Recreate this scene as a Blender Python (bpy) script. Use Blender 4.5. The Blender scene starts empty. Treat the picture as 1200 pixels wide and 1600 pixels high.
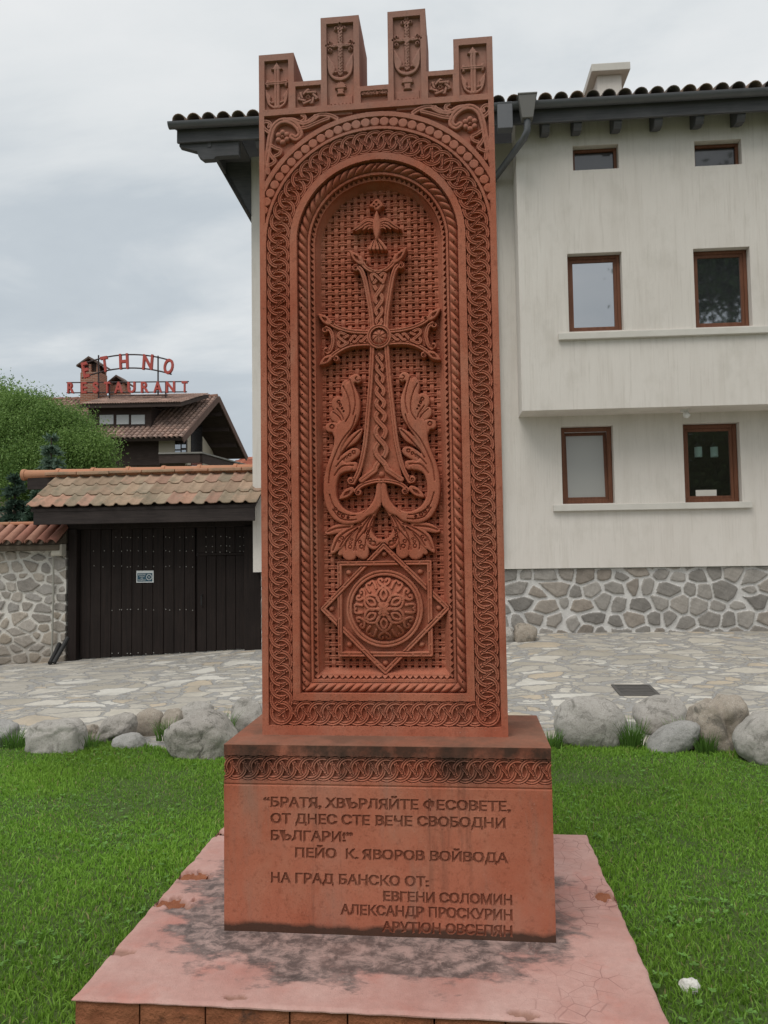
import bpy, bmesh, math, random
import numpy as np
from mathutils import Vector, Matrix
random.seed(7); RNG = np.random.default_rng(7)
SC = bpy.context.scene
# ---------------------------------------------------------------- camera
FOC = 1200.0
_Y = np.array([126., 65., FOC]); _Y /= np.linalg.norm(_Y)
_X = np.array([11605., -234., -FOC]); _X -= _Y*(_X@_Y); _X /= np.linalg.norm(_X)
_Z = np.cross(_X, _Y)
if _Z[1] > 0: _Z = -_Z
RM = np.array([_X, _Y, _Z])
CAM = np.array([0., 0., 1.5])
cd = bpy.data.cameras.new('camera'); cam = bpy.data.objects.new('camera', cd)
SC.collection.objects.link(cam); SC.camera = cam
cd.sensor_fit = 'VERTICAL'; cd.sensor_height = 36; cd.lens = 36*FOC/1600
cd.clip_start = 0.05; cd.clip_end = 2000
cx, cy, cz = RM[:, 0], -RM[:, 1], -RM[:, 2]
cam.matrix_world = Matrix(((cx[0], cy[0], cz[0], 0), (cx[1], cy[1], cz[1], 0), (cx[2], cy[2], cz[2], 1.5), (0, 0, 0, 1)))
# ---------------------------------------------------------------- sky, sun, exposure
SUN_EL, SUN_AZ = math.radians(58), math.radians(206)   # high overcast glow, behind the viewer, a little left
W = bpy.data.worlds.new('World'); SC.world = W; W.use_nodes = True
def build_world():
    nt = W.node_tree; nt.nodes.clear(); N = nt.nodes.new; L = nt.links.new
    out = N('ShaderNodeOutputWorld'); bg = N('ShaderNodeBackground'); L(bg.outputs[0], out.inputs[0])
    tc = N('ShaderNodeTexCoord')
    sky = N('ShaderNodeTexSky'); sky.sky_type = 'NISHITA'; sky.sun_disc = False
    sky.sun_elevation = SUN_EL; sky.sun_rotation = SUN_AZ; sky.dust_density = 4
    sk = N('ShaderNodeVectorMath'); sk.operation = 'SCALE'; sk.inputs[3].default_value = 0.10
    L(sky.outputs[0], sk.inputs[0])
    sep = N('ShaderNodeSeparateXYZ'); L(tc.outputs['Generated'], sep.inputs[0])
    add = N('ShaderNodeMath'); add.operation = 'MAXIMUM'; add.inputs[1].default_value = 0.0; L(sep.outputs[2], add.inputs[0])
    add2 = N('ShaderNodeMath'); add2.inputs[1].default_value = 0.22; L(add.outputs[0], add2.inputs[0])
    dv = []
    for i in (0, 1):
        m = N('ShaderNodeMath'); m.operation = 'DIVIDE'; L(sep.outputs[i], m.inputs[0]); L(add2.outputs[0], m.inputs[1]); dv.append(m)
    cmb = N('ShaderNodeCombineXYZ'); L(dv[0].outputs[0], cmb.inputs[0]); L(dv[1].outputs[0], cmb.inputs[1])
    mp = N('ShaderNodeMapping'); mp.inputs['Scale'].default_value = (0.7, 1.2, 1); mp.inputs['Location'].default_value = (3.2, 1.1, 0); L(cmb.outputs[0], mp.inputs[0])
    n1 = N('ShaderNodeTexNoise'); n1.inputs['Scale'].default_value = 1.7; n1.inputs['Detail'].default_value = 8; n1.inputs['Roughness'].default_value = 0.56; n1.inputs['Distortion'].default_value = 0.3
    L(mp.outputs[0], n1.inputs['Vector'])
    # overcast: brighter towards the zenith, dull slate near the horizon
    mr = N('ShaderNodeMapRange'); mr.inputs[1].default_value = 0.0; mr.inputs[2].default_value = 0.62; mr.inputs[3].default_value = -0.18; mr.inputs[4].default_value = 0.235
    L(add.outputs[0], mr.inputs[0])
    mx = N('ShaderNodeMapRange'); mx.inputs[1].default_value = -0.5; mx.inputs[2].default_value = 0.5; mx.inputs[3].default_value = -0.06; mx.inputs[4].default_value = 0.10
    L(sep.outputs[0], mx.inputs[0])
    s1 = N('ShaderNodeMath'); L(n1.outputs[0], s1.inputs[0]); L(mr.outputs[0], s1.inputs[1])
    s2 = N('ShaderNodeMath'); L(s1.outputs[0], s2.inputs[0]); L(mx.outputs[0], s2.inputs[1])
    cr = N('ShaderNodeValToRGB'); e = cr.color_ramp.elements
    e[0].position = 0.24; e[0].color = (0.41, 0.455, 0.495, 1)
    e[1].position = 0.86; e[1].color = (0.75, 0.755, 0.755, 1)
    a = e.new(0.44); a.color = (0.47, 0.515, 0.55, 1)
    a = e.new(0.64); a.color = (0.64, 0.665, 0.675, 1)
    L(s2.outputs[0], cr.inputs[0])
    mix = N('ShaderNodeMixRGB'); mix.inputs[0].default_value = 0.93
    L(sk.outputs[0], mix.inputs[1]); L(cr.outputs[0], mix.inputs[2])
    L(mix.outputs[0], bg.inputs[0]); bg.inputs[1].default_value = 1.0
build_world()
sl = bpy.data.lights.new('sun', 'SUN'); sl.energy = 1.3; sl.angle = math.radians(35); sl.color = (1, 0.965, 0.91)
so = bpy.data.objects.new('sun', sl); SC.collection.objects.link(so)
so.rotation_euler = Vector((-math.sin(SUN_AZ)*math.cos(SUN_EL), -math.cos(SUN_AZ)*math.cos(SUN_EL), -math.sin(SUN_EL))).to_track_quat('-Z', 'Y').to_euler()
SC.view_settings.view_transform = 'Standard'; SC.view_settings.look = 'None'; SC.view_settings.gamma = 1
SC.view_settings.exposure = 0.28
# ---------------------------------------------------------------- survey: turns a bearing seen from the camera into a real point at a known distance
def ray(px, py): return RM @ np.array([px-600., py-800., FOC])
def atY(px, py, y): d = ray(px, py); p = CAM + d*(y/d[1]); return Vector(p)
def atZ(px, py, z): d = ray(px, py); p = CAM + d*((z-1.5)/d[2]); return Vector(p)
# ---------------------------------------------------------------- object helpers
def link(o, parent=None):
    SC.collection.objects.link(o)
    if parent is not None: o.parent = parent
    return o
def tag(o, label=None, cat=None, group=None, kind=None):
    if label: o['label'] = label
    if cat: o['category'] = cat
    if group: o['group'] = group
    if kind: o['kind'] = kind
    return o
def thing(name, label, cat, loc=(0, 0, 0), rz=0, group=None):
    o = bpy.data.objects.new(name, None); o.empty_display_size = 0.1
    o.location = loc; o.rotation_euler = (0, 0, rz); link(o); return tag(o, label, cat, group)
def from_np(name, verts, faces, mat, parent=None, smooth=False, cols=None, mats=None, fmat=None, sharp=None):
    """verts Nx3, faces MxK array or list of tuples"""
    me = bpy.data.meshes.new(name)
    verts = np.asarray(verts, dtype=np.float32)
    if isinstance(faces, np.ndarray):
        k = faces.shape[1]; n = len(faces)
        me.vertices.add(len(verts)); me.vertices.foreach_set('co', verts.ravel())
        me.loops.add(n*k); me.loops.foreach_set('vertex_index', faces.astype(np.int32).ravel())
        me.polygons.add(n); me.polygons.foreach_set('loop_start', np.arange(0, n*k, k, dtype=np.int32))
        me.polygons.foreach_set('loop_total', np.full(n, k, dtype=np.int32))
        me.update(calc_edges=True)
    else:
        me.from_pydata([tuple(v) for v in verts], [], faces)
    for m in ([mat] if mats is None else mats): me.materials.append(m)
    if fmat is not None: me.polygons.foreach_set('material_index', np.asarray(fmat, dtype=np.int32))
    if smooth: me.polygons.foreach_set('use_smooth', np.ones(len(me.polygons), dtype=bool))
    if cols is not None:
        at = me.color_attributes.new('tint', 'FLOAT_COLOR', 'POINT')
        c = np.ones((len(verts), 4), dtype=np.float32); c[:, :3] = cols
        at.data.foreach_set('color', c.ravel())
    me.validate(verbose=False)
    if smooth and sharp: me.set_sharp_from_angle(angle=math.radians(sharp))
    return link(bpy.data.objects.new(name, me), parent)
def settle(root, base):
    """puts an Empty at the base of its thing while its parts stay where they were built"""
    root.location = base
    for c in SC.objects:
        if c.parent is root: c.location = Vector(c.location)-Vector(base)
class MB:
    """collects boxes, prisms, tubes into one mesh"""
    def __init__(s): s.v = []; s.f = []; s.c = []
    def add(s, vs, fs, col=None):
        b = len(s.v); s.v += [tuple(v) for v in vs]; s.f += [tuple(i+b for i in f) for f in fs]
        s.c += [col or (1, 1, 1)]*len(vs); return s
    def box(s, x0, y0, z0, x1, y1, z1, col=None):
        v = [(x0, y0, z0), (x1, y0, z0), (x1, y1, z0), (x0, y1, z0), (x0, y0, z1), (x1, y0, z1), (x1, y1, z1), (x0, y1, z1)]
        return s.add(v, [(0, 3, 2, 1), (4, 5, 6, 7), (0, 1, 5, 4), (1, 2, 6, 5), (2, 3, 7, 6), (3, 0, 4, 7)], col)
    def bar(s, p, q, w, h, up=(0, 0, 1), col=None):
        p, q = Vector(p), Vector(q); d = (q-p).normalized(); up = Vector(up)
        a = d.cross(up).normalized(); b = a.cross(d).normalized()
        v = [c + a*(i*w/2) + b*(j*h/2) for c in (p, q) for i, j in ((-1, -1), (1, -1), (1, 1), (-1, 1))]
        return s.add(v, [(0, 1, 2, 3), (7, 6, 5, 4), (0, 4, 5, 1), (1, 5, 6, 2), (2, 6, 7, 3), (3, 7, 4, 0)], col)
    def tube(s, pts, r, n=10, cap=True, col=None):
        pts = [Vector(p) for p in pts]; k = len(pts); rr = r if isinstance(r, (list, tuple)) else [r]*k
        vs = []; t0 = (pts[1]-pts[0]).normalized(); a = t0.orthogonal().normalized()
        for i, p in enumerate(pts):
            t = ((pts[min(i+1, k-1)]-pts[max(i-1, 0)])).normalized()
            a = (a - t*a.dot(t)).normalized(); b = t.cross(a)
            for j in range(n): th = 2*math.pi*j/n; vs.append(p + (a*math.cos(th)+b*math.sin(th))*rr[i])
        fs = [(i*n+j, i*n+(j+1) % n, (i+1)*n+(j+1) % n, (i+1)*n+j) for i in range(k-1) for j in range(n)]
        if cap: fs += [tuple(range(n-1, -1, -1)), tuple((k-1)*n+j for j in range(n))]
        return s.add(vs, fs, col)
    def prism(s, poly, ext, col=None):
        """poly: list of 3D points (planar), ext: extrusion vector"""
        n = len(poly); e = Vector(ext); vs = [Vector(p) for p in poly]; vs += [p+e for p in vs[:n]]
        fs = [tuple(range(n-1, -1, -1)), tuple(range(n, 2*n))] + [(i, (i+1) % n, n+(i+1) % n, n+i) for i in range(n)]
        return s.add(vs, fs, col)
    def build(s, name, mat, parent=None, smooth=False, bevel=0, sharp=30, tint=False, seg=2):
        o = from_np(name, np.array(s.v), s.f, mat, parent, cols=np.array(s.c) if tint else None)
        bm = bmesh.new(); bm.from_mesh(o.data); bmesh.ops.recalc_face_normals(bm, faces=bm.faces)
        bm.to_mesh(o.data); bm.free()
        if bevel:
            m = o.modifiers.new('bevel', 'BEVEL'); m.width = bevel; m.segments = seg; m.limit_method = 'ANGLE'; m.angle_limit = math.radians(35)
        if smooth:
            o.data.polygons.foreach_set('use_smooth', np.ones(len(o.data.polygons), dtype=bool)); o.data.set_sharp_from_angle(angle=math.radians(sharp))
        return o
# ---------------------------------------------------------------- materials
class NT:
    def __init__(s, name):
        s.m = bpy.data.materials.new(name); s.m.use_nodes = True; s.t = s.m.node_tree
        s.b = s.t.nodes['Principled BSDF']; s.o = s.t.nodes['Material Output']
    def n(s, typ, ins=None, **kw):
        nd = s.t.nodes.new('ShaderNode'+typ)
        for k, v in kw.items(): setattr(nd, k, v)
        for k, v in (ins or {}).items(): s.set(nd, k, v)
        return nd
    def set(s, nd, k, v):
        if isinstance(v, bpy.types.NodeSocket): s.t.links.new(v, nd.inputs[k])
        elif isinstance(v, bpy.types.Node): s.t.links.new(v.outputs[0], nd.inputs[k])
        else: nd.inputs[k].default_value = v
    def co(s, scale=(1, 1, 1), obj=True):
        tc = s.n('TexCoord'); return s.n('Mapping', {0: tc.outputs['Object' if obj else 'Generated'], 'Scale': scale})
    def noise(s, vec, scale, detail=5, rough=0.55, dist=0.0):
        return s.n('TexNoise', {'Vector': vec, 'Scale': scale, 'Detail': detail, 'Roughness': rough, 'Distortion': dist})
    def ramp(s, fac, stops):
        r = s.n('ValToRGB', {0: fac}); e = r.color_ramp.elements
        while len(e) < len(stops): e.new(0.5)
        for i, (p, c) in enumerate(stops): e[i].position = p; e[i].color = (c, c, c, 1) if not hasattr(c, '__len__') else (*c, 1)
        return r
    def mix(s, fac, a, b, mode='MIX'):
        nd = s.n('MixRGB', blend_type=mode); s.set(nd, 0, fac)
        for i, v in ((1, a), (2, b)): s.set(nd, i, (*v, 1) if isinstance(v, tuple) and len(v) == 3 else v)
        return nd
    def math(s, op, a, b=0.0):
        nd = s.n('Math', operation=op); s.set(nd, 0, a); s.set(nd, 1, b); return nd
    def bump(s, h, strength=0.4, dist=0.01, nrm=None):
        nd = s.n('Bump', {'Height': h, 'Strength': strength, 'Distance': dist})
        if nrm: s.set(nd, 'Normal', nrm)
        return nd
    def tint(s): return s.n('Attribute', attribute_name='tint')
    def fin(s, col, rough=0.85, bump=None, spec=0.3, **kw):
        s.set(s.b, 'Base Color', (*col, 1) if isinstance(col, tuple) and len(col) == 3 else col)
        s.set(s.b, 'Roughness', rough); s.b.inputs['Specular IOR Level'].default_value = spec
        if bump: s.set(s.b, 'Normal', bump)
        for k, v in kw.items(): s.set(s.b, k, v)
        return s.m
def tuff(name, col, dirt=0.35, crown=False):
    t = NT(name); c = t.co(); n1 = t.noise(c, 2.1, 7, .6, .3); n2 = t.noise(c, 48, 5, .72); n3 = t.noise(c, 330, 3, .65); nb = t.noise(t.co((1, 1, .5)), 7, 6, .65, .5)
    d = (col[0]*.86, col[1]*.76, col[2]*.72); l = (min(1, col[0]*1.13), col[1]*1.30, col[2]*1.38)
    base = t.mix(t.ramp(n1, [(.34, 0), (.66, 1)]), d, l)
    base = t.mix(t.math('MULTIPLY', t.ramp(nb, [(.5, 0), (.72, 1)]), .55), base, (col[0]*1.06, col[1]*1.55, col[2]*1.75))
    sp = t.mix(t.math('MULTIPLY', t.ramp(n2, [(.54, 0), (.74, 1)]), .8), base, tuple(x*.55 for x in col))
    g = t.noise(t.co((1.6, 1, .3)), 4.5, 8, .66)
    wet = t.mix(t.math('MULTIPLY', t.ramp(g, [(.54, 0), (.70, 1)]), dirt), sp, (.30, .175, .13))
    g2 = t.noise(t.co((3.2, 1, .22)), 3.1, 8, .7); wet = t.mix(t.math('MULTIPLY', t.ramp(g2, [(.56, 0), (.68, 1)]), dirt*.9), wet, (.115, .055, .04))
    pits = t.ramp(n3, [(.60, 0), (.68, 1)]); wet = t.mix(t.math('MULTIPLY', pits, .6), wet, tuple(x*.42 for x in col))
    pale = t.ramp(t.noise(c, 210, 2, .5), [(.68, 0), (.74, 1)]); wet = t.mix(t.math('MULTIPLY', pale, .45), wet, (.55, .36, .29))
    if crown:  # greys towards the top: lichen film, with flare haze painted in too
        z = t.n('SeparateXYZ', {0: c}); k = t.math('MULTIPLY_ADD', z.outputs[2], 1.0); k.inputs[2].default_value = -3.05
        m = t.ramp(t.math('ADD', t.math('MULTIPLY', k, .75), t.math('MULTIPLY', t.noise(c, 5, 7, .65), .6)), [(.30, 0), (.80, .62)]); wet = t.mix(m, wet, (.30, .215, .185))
    h = t.math('ADD', t.math('MULTIPLY', n2, .6), t.math('MULTIPLY', t.math('SUBTRACT', 1, pits), .5))
    return t, wet, t.bump(h, .6, .004)
# ---------------------------------------------------------------- carved relief engine: a height field cut into labelled pieces
def cat_rom(p, n=8, closed=False):
    p = [np.array(q, float) for q in p]; N = len(p); out = []
    for i in range(N if closed else N-1):
        a, b, c, d = (p[(i-1) % N], p[i], p[(i+1) % N], p[(i+2) % N]) if closed else (p[max(i-1, 0)], p[i], p[i+1], p[min(i+2, N-1)])
        for k in range(n):
            t = k/n; out.append(.5*(2*b+(c-a)*t+(2*a-5*b+4*c-d)*t*t+(3*b-a-3*c+d)*t**3))
    if not closed: out.append(p[-1])
    return np.array(out)
def spiral(c, r0, r1, a0, turns, n=26):
    t = np.linspace(0, 1, n); r = r0+(r1-r0)*t; a = a0+turns*2*math.pi*t
    return np.stack([c[0]+r*np.cos(a), c[1]+r*np.sin(a)], 1)
class Relief:
    def __init__(s, u0, u1, v0, v1, res):
        s.u = np.linspace(u0, u1, int(round((u1-u0)/res))+1); s.v = np.linspace(v0, v1, int(round((v1-v0)/res))+1)
        s.du = s.u[1]-s.u[0]; s.dv = s.v[1]-s.v[0]
        s.U, s.V = np.meshgrid(s.u, s.v); s.H = np.zeros_like(s.U); s.L = np.zeros(s.U.shape, np.int16); s.void = np.zeros(s.U.shape, bool)
    def win(s, a, b, c, d):
        i0 = max(0, int((a-s.u[0])/s.du)); i1 = min(len(s.u), int((b-s.u[0])/s.du)+2)
        j0 = max(0, int((c-s.v[0])/s.dv)); j1 = min(len(s.v), int((d-s.v[0])/s.dv)+2)
        return (slice(j0, max(j0, j1)), slice(i0, max(i0, i1)))
    def put(s, sl, m, h, lab, mode):
        H = s.H[sl]; h = h if np.ndim(h) else np.full(H.shape, h)
        if mode == 'max': m = m & (h > H)
        elif mode == 'min': m = m & (h < H)
        H[m] = h[m]
        if lab is not None: s.L[sl][m] = lab
    def sdpoly(s, pts):
        p = np.asarray(pts, float); sl = s.win(p[:, 0].min(), p[:, 0].max(), p[:, 1].min(), p[:, 1].max())
        U, V = s.U[sl], s.V[sl]; D = np.full(U.shape, 9.); ins = np.zeros(U.shape, bool)
        for a, b in zip(p, np.roll(p, -1, 0)):
            e = b-a; q = max(e@e, 1e-12); t = np.clip(((U-a[0])*e[0]+(V-a[1])*e[1])/q, 0, 1)
            D = np.minimum(D, (U-a[0]-t*e[0])**2+(V-a[1]-t*e[1])**2)
            c = (a[1] > V) != (b[1] > V)
            if c.any(): ins ^= c & (U < (b[0]-a[0])*(V-a[1])/(b[1]-a[1]+1e-15)+a[0])
        return sl, ins, np.sqrt(D)
    def poly(s, pts, top, lab, rd=.006, drop=.01, mode='max'):
        sl, ins, D = s.sdpoly(pts); t = np.clip(D/rd, 0, 1)
        s.put(sl, ins, top-drop*(1-np.sqrt(1-(1-t)**2)), lab, mode)
    def rect(s, a, b, c, d, h, lab=None, mode='set'):
        sl = s.win(a, b, c, d); U, V = s.U[sl], s.V[sl]; e = 1e-6
        s.put(sl, (U > a-e) & (U < b+e) & (V > c-e) & (V < d+e), h, lab, mode)
    def dist(s, pts, w, pad):
        p = np.asarray(pts, float); ww = np.broadcast_to(np.asarray(w, float), (len(p),)); m = ww.max()+pad
        sl = s.win(p[:, 0].min()-m, p[:, 0].max()+m, p[:, 1].min()-m, p[:, 1].max()+m)
        o0, o1 = sl[0].start, sl[1].start; T = np.full(s.U[sl].shape, 9.); Wd = np.full(T.shape, 1.)
        for k in range(len(p)-1):
            a, b = p[k], p[k+1]
            q = s.win(min(a[0], b[0])-m, max(a[0], b[0])+m, min(a[1], b[1])-m, max(a[1], b[1])+m)
            U, V = s.U[q], s.V[q]; e = b-a; z = max(e@e, 1e-12)
            t = np.clip(((U-a[0])*e[0]+(V-a[1])*e[1])/z, 0, 1); d = np.hypot(U-a[0]-t*e[0], V-a[1]-t*e[1]); wl = ww[k]+(ww[k+1]-ww[k])*t
            r = (slice(q[0].start-o0, q[0].stop-o0), slice(q[1].start-o1, q[1].stop-o1))
            x = d-wl; c = x < T[r]; T[r][c] = x[c]; Wd[r][c] = wl[c]
        return sl, T, Wd
    def prof(s, T, Wd, top, rd, gro, grw, ngro):
        t = np.clip((T+Wd)/Wd, 0, 1); h = top-rd*(1-np.sqrt(np.clip(1-t**4, 0, 1)))
        if gro:
            c = 0.0 if ngro == 1 else .42
            h = h-gro*np.exp(-(((t-c)*Wd)/grw)**2)
        return h
    def stroke(s, pts, w, top, lab, rd=.004, gro=.003, grw=.0018, gap=.003, floor=None, mode='set', ngro=1):
        sl, T, Wd = s.dist(pts, w, gap)
        if floor is not None and gap: s.put(sl, (T >= 0) & (T < gap), floor, None, 'min')
        if np.ndim(top): top = top[sl]
        s.put(sl, T < 0, s.prof(T, Wd, top, rd, gro, grw, ngro), lab, mode)
    def carve(s, pts, w, depth, lab=None):
        sl, T, Wd = s.dist(pts, w, 0); t = np.clip((T+Wd)/Wd, 0, 1); m = T < 0
        H = s.H[sl]; H[m] -= (depth*(1-t**2))[m]
        if lab is not None: s.L[sl][m] = lab
    def ring(s, c, R, w, top, lab, rd=.004, gro=.003, grw=.0018, gap=.003, floor=None, arc=None, mode='set', ngro=1):
        m = R+w+gap; sl = s.win(c[0]-m, c[0]+m, c[1]-m, c[1]+m); U, V = s.U[sl]-c[0], s.V[sl]-c[1]
        T = np.abs(np.hypot(U, V)-R)-w; ok = np.ones(T.shape, bool)
        if arc: ok = np.abs((np.arctan2(V, U)-arc[0]+math.pi) % (2*math.pi)-math.pi) < arc[1]
        if floor is not None and gap: s.put(sl, ok & (T >= 0) & (T < gap), floor, None, 'min')
        s.put(sl, ok & (T < 0), s.prof(T, np.full(T.shape, w), top, rd, gro, grw, ngro), lab, mode)
    def dome(s, c, r, base, h, lab, mode='max', p=.5):
        sl = s.win(c[0]-r, c[0]+r, c[1]-r, c[1]+r); q = ((s.U[sl]-c[0])**2+(s.V[sl]-c[1])**2)/r**2
        s.put(sl, q < 1, base+h*np.clip(1-q, 0, 1)**p, lab, mode)
    def chain(s, cs, tan, R, w, top, lab, floor, knot=True):
        """overlapping rings; each rides over its neighbour on one side and under it on the other"""
        n = len(cs); kw = dict(rd=.0018, gro=.0065, grw=.0019, gap=.0018, floor=floor)
        for c in cs: s.ring(c, R, w, top, lab, **kw)
        for k in range(n-1):
            d = np.array(cs[k+1])-cs[k]; L = np.hypot(*d); a = math.atan2(d[1], d[0]); o = math.acos(min(1, L/2/R))
            s.ring(cs[k], R, w, top, lab, arc=(a-o, .36), **kw)
            s.ring(cs[k+1], R, w, top, lab, arc=(a+math.pi-o, .36), **kw)
        if knot:
            for k in range(n):
                c = np.array(cs[k]); t = np.array(tan[k]); nn = np.array((t[1], -t[0]))
                p = [c-t*.0085-nn*.013, c-t*.0055-nn*.006, c+t*.0055+nn*.006, c+t*.0085+nn*.013]
                s.stroke(cat_rom(p, 4), w*.72, top+.0005, lab, **kw)
    def lace(s, strands, w, top, lab, floor=None, closed=False, **kw):
        """interlaced strands, alternately over and under"""
        S = [np.asarray(p, float) for p in strands]; X = []; k2 = dict(rd=.003, gro=.003, grw=.0013, gap=.002, floor=floor); k2.update(kw)
        WW = [np.broadcast_to(np.asarray(w, float), (len(p),)) for p in S]
        for p, w_ in zip(S, WW): s.stroke(p, w_, top, lab, **k2)
        for i in range(len(S)):
            for j in range(i, len(S)):
                A, B = S[i], S[j]; a0, a1 = A[:-1], A[1:]; b0, b1 = B[:-1], B[1:]
                da = a1-a0; db = b1-b0; den = da[:, None, 0]*db[None, :, 1]-da[:, None, 1]*db[None, :, 0]
                dd = b0[None]-a0[:, None]; den = np.where(np.abs(den) < 1e-14, 1e-14, den)
                t = (dd[..., 0]*db[None, :, 1]-dd[..., 1]*db[None, :, 0])/den; q = (dd[..., 0]*da[:, None, 1]-dd[..., 1]*da[:, None, 0])/den
                LA = np.hypot(da[:, 0], da[:, 1])[:, None]*np.hypot(db[:, 0], db[:, 1])[None]
                t = np.where(np.abs(den) < .08*LA, 9., t)
                for m, n in np.argwhere((t >= 0) & (t < 1) & (q >= 0) & (q < 1)):
                    if i == j and n <= m+2: continue
                    X.append([i, m+t[m, n], j, n+q[m, n], None])
        ev = sorted([(x[0], x[1], k, 0) for k, x in enumerate(X)]+[(x[2], x[3], k, 1) for k, x in enumerate(X)])
        cur, ph = None, 0
        for st, par, k, side in ev:
            if st != cur: cur, ph = st, 0
            if X[k][4] is None: X[k][4] = side if ph % 2 == 0 else 1-side
            ph = (0 if X[k][4] == side else 1)+1
        for x in X:
            st, par = (x[0], x[1]) if x[4] == 0 else (x[2], x[3]); p = S[st]; c = int(par)
            wm = WW[st][c]
            def cut(m):
                lo = hi = c; L = 0
                while lo > 0 and L < m: L += np.hypot(*(p[lo]-p[lo-1])); lo -= 1
                L = 0
                while hi < len(p)-1 and L < m: hi += 1; L += np.hypot(*(p[hi]-p[hi-1]))
                return p[lo:hi+1], WW[st][lo:hi+1]
            if k2['floor'] is not None and k2['gap']:
                sl, T, Wd = s.dist(*cut(wm*1.7), k2['gap']); q2, T2, _ = s.dist(*cut(wm*5), k2['gap']); own = np.full(s.H.shape, False)
                own[q2] = T2 < 0; s.put(sl, (T >= 0) & (T < k2['gap']) & ~own[sl], k2['floor'], None, 'min')
            s.stroke(*cut(wm*1.7+k2['gap']*2), top, lab, **dict(k2, gap=0))
    def rough(s, amp, sc):
        rng = np.random.default_rng(3); n = np.zeros_like(s.H)
        for k, a in ((sc, 1.), (sc*3, .5)):
            nu, nv = max(3, int((s.u[-1]-s.u[0])*k)), max(3, int((s.v[-1]-s.v[0])*k)); g = rng.standard_normal((nv+2, nu+2))
            x = np.linspace(0, nu, len(s.u)); y = np.linspace(0, nv, len(s.v)); i = x.astype(int); j = y.astype(int); fx = x-i; fy = (y-j)[:, None]
            i1 = np.minimum(i+1, nu+1); j1 = np.minimum(j+1, nv+1)
            n += a*((g[j][:, i]*(1-fx)+g[j][:, i1]*fx)*(1-fy)+(g[j1][:, i]*(1-fx)+g[j1][:, i1]*fx)*fy)
        s.H += amp*n
    def pieces(s, origin, yf, skirt, spec, extra=None, cols=None):
        """spec: label -> (name, material, parent object or label). Returns objects by label"""
        nv, nu = s.H.shape; P = np.stack([s.U+origin[0], yf-s.H, s.V+origin[1]], -1).reshape(-1, 3)
        I = np.arange(nv*nu).reshape(nv, nu); F = np.stack([I[:-1, :-1], I[:-1, 1:], I[1:, 1:], I[1:, :-1]], -1).reshape(-1, 4)
        FL = s.L.ravel()[F].max(1); FV = s.void.ravel()[F].any(1); F = F[~FV]; FL = FL[~FV]
        # skirts run back from the free edges
        E = np.concatenate([F[:, [0, 1]], F[:, [1, 2]], F[:, [2, 3]], F[:, [3, 0]]]); EL = np.tile(FL, 4)
        key = np.sort(E, 1); key = key[:, 0].astype(np.int64)*(nv*nu)+key[:, 1]; _, inv, cnt = np.unique(key, return_inverse=True, return_counts=True)
        bd = cnt[inv] == 1; E, EL = E[bd], EL[bd]; n0 = len(P); bv = np.unique(E); Q = P[bv].copy(); Q[:, 1] = yf+skirt
        mp = np.zeros(n0, np.int64); mp[bv] = n0+np.arange(len(bv)); P = np.concatenate([P, Q])
        # the skirt belongs to the plain piece of its region
        SK = np.stack([E[:, 1], E[:, 0], mp[E[:, 0]], mp[E[:, 1]]], -1)
        res = {}
        for lab in sorted(spec):
            name, mat, par = spec[lab]; f = np.concatenate([F[FL == lab], SK[EL == lab]])
            vs = np.unique(f); m = np.zeros(len(P), np.int64); m[vs] = np.arange(len(vs)); vv = P[vs]; ff = m[f]
            if extra and lab in extra:
                ev, ef = extra[lab]; ef = np.array(ef)+len(vv); vv = np.concatenate([vv, np.array(ev)]); ff = np.concatenate([ff, ef])
            c = None
            if cols is not None: c = cols.reshape(-1, 3); c = np.concatenate([c, c[bv]])[vs]
            par = res[par] if isinstance(par, (int, np.integer)) else par
            res[lab] = from_np(name, vv, ff.astype(np.int32), mat, par, smooth=True, cols=c, sharp=70)
        return res
def boxvf(x0, y0, z0, x1, y1, z1, front=False):
    v = [(x0, y0, z0), (x1, y0, z0), (x1, y1, z0), (x0, y1, z0), (x0, y0, z1), (x1, y0, z1), (x1, y1, z1), (x0, y1, z1)]
    f = [(0, 3, 2, 1), (4, 5, 6, 7), (1, 2, 6, 5), (2, 3, 7, 6), (3, 0, 4, 7)]+([(0, 1, 5, 4)] if front else [])
    return v, f
def text_poly(body, size, bold=0.0, align='LEFT', spacing=1.0):
    """letters of the built-in face as flat triangles (Nx3x2), width measured at 'size'"""
    cu = bpy.data.curves.new('lettering', 'FONT'); cu.body = body; cu.size = size; cu.offset = bold; cu.align_x = align; cu.space_character = spacing; cu.resolution_u = 4
    o = bpy.data.objects.new('lettering', cu); SC.collection.objects.link(o); dg = bpy.context.evaluated_depsgraph_get(); me = o.evaluated_get(dg).to_mesh()
    me.calc_loop_triangles(); v = np.array([x.co[:2] for x in me.vertices]) if len(me.vertices) else np.zeros((0, 2)); t = np.array([x.vertices[:] for x in me.loop_triangles])
    o.evaluated_get(dg).to_mesh_clear(); bpy.data.objects.remove(o); bpy.data.curves.remove(cu)
    return v[t] if len(t) else np.zeros((0, 3, 2))
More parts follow.
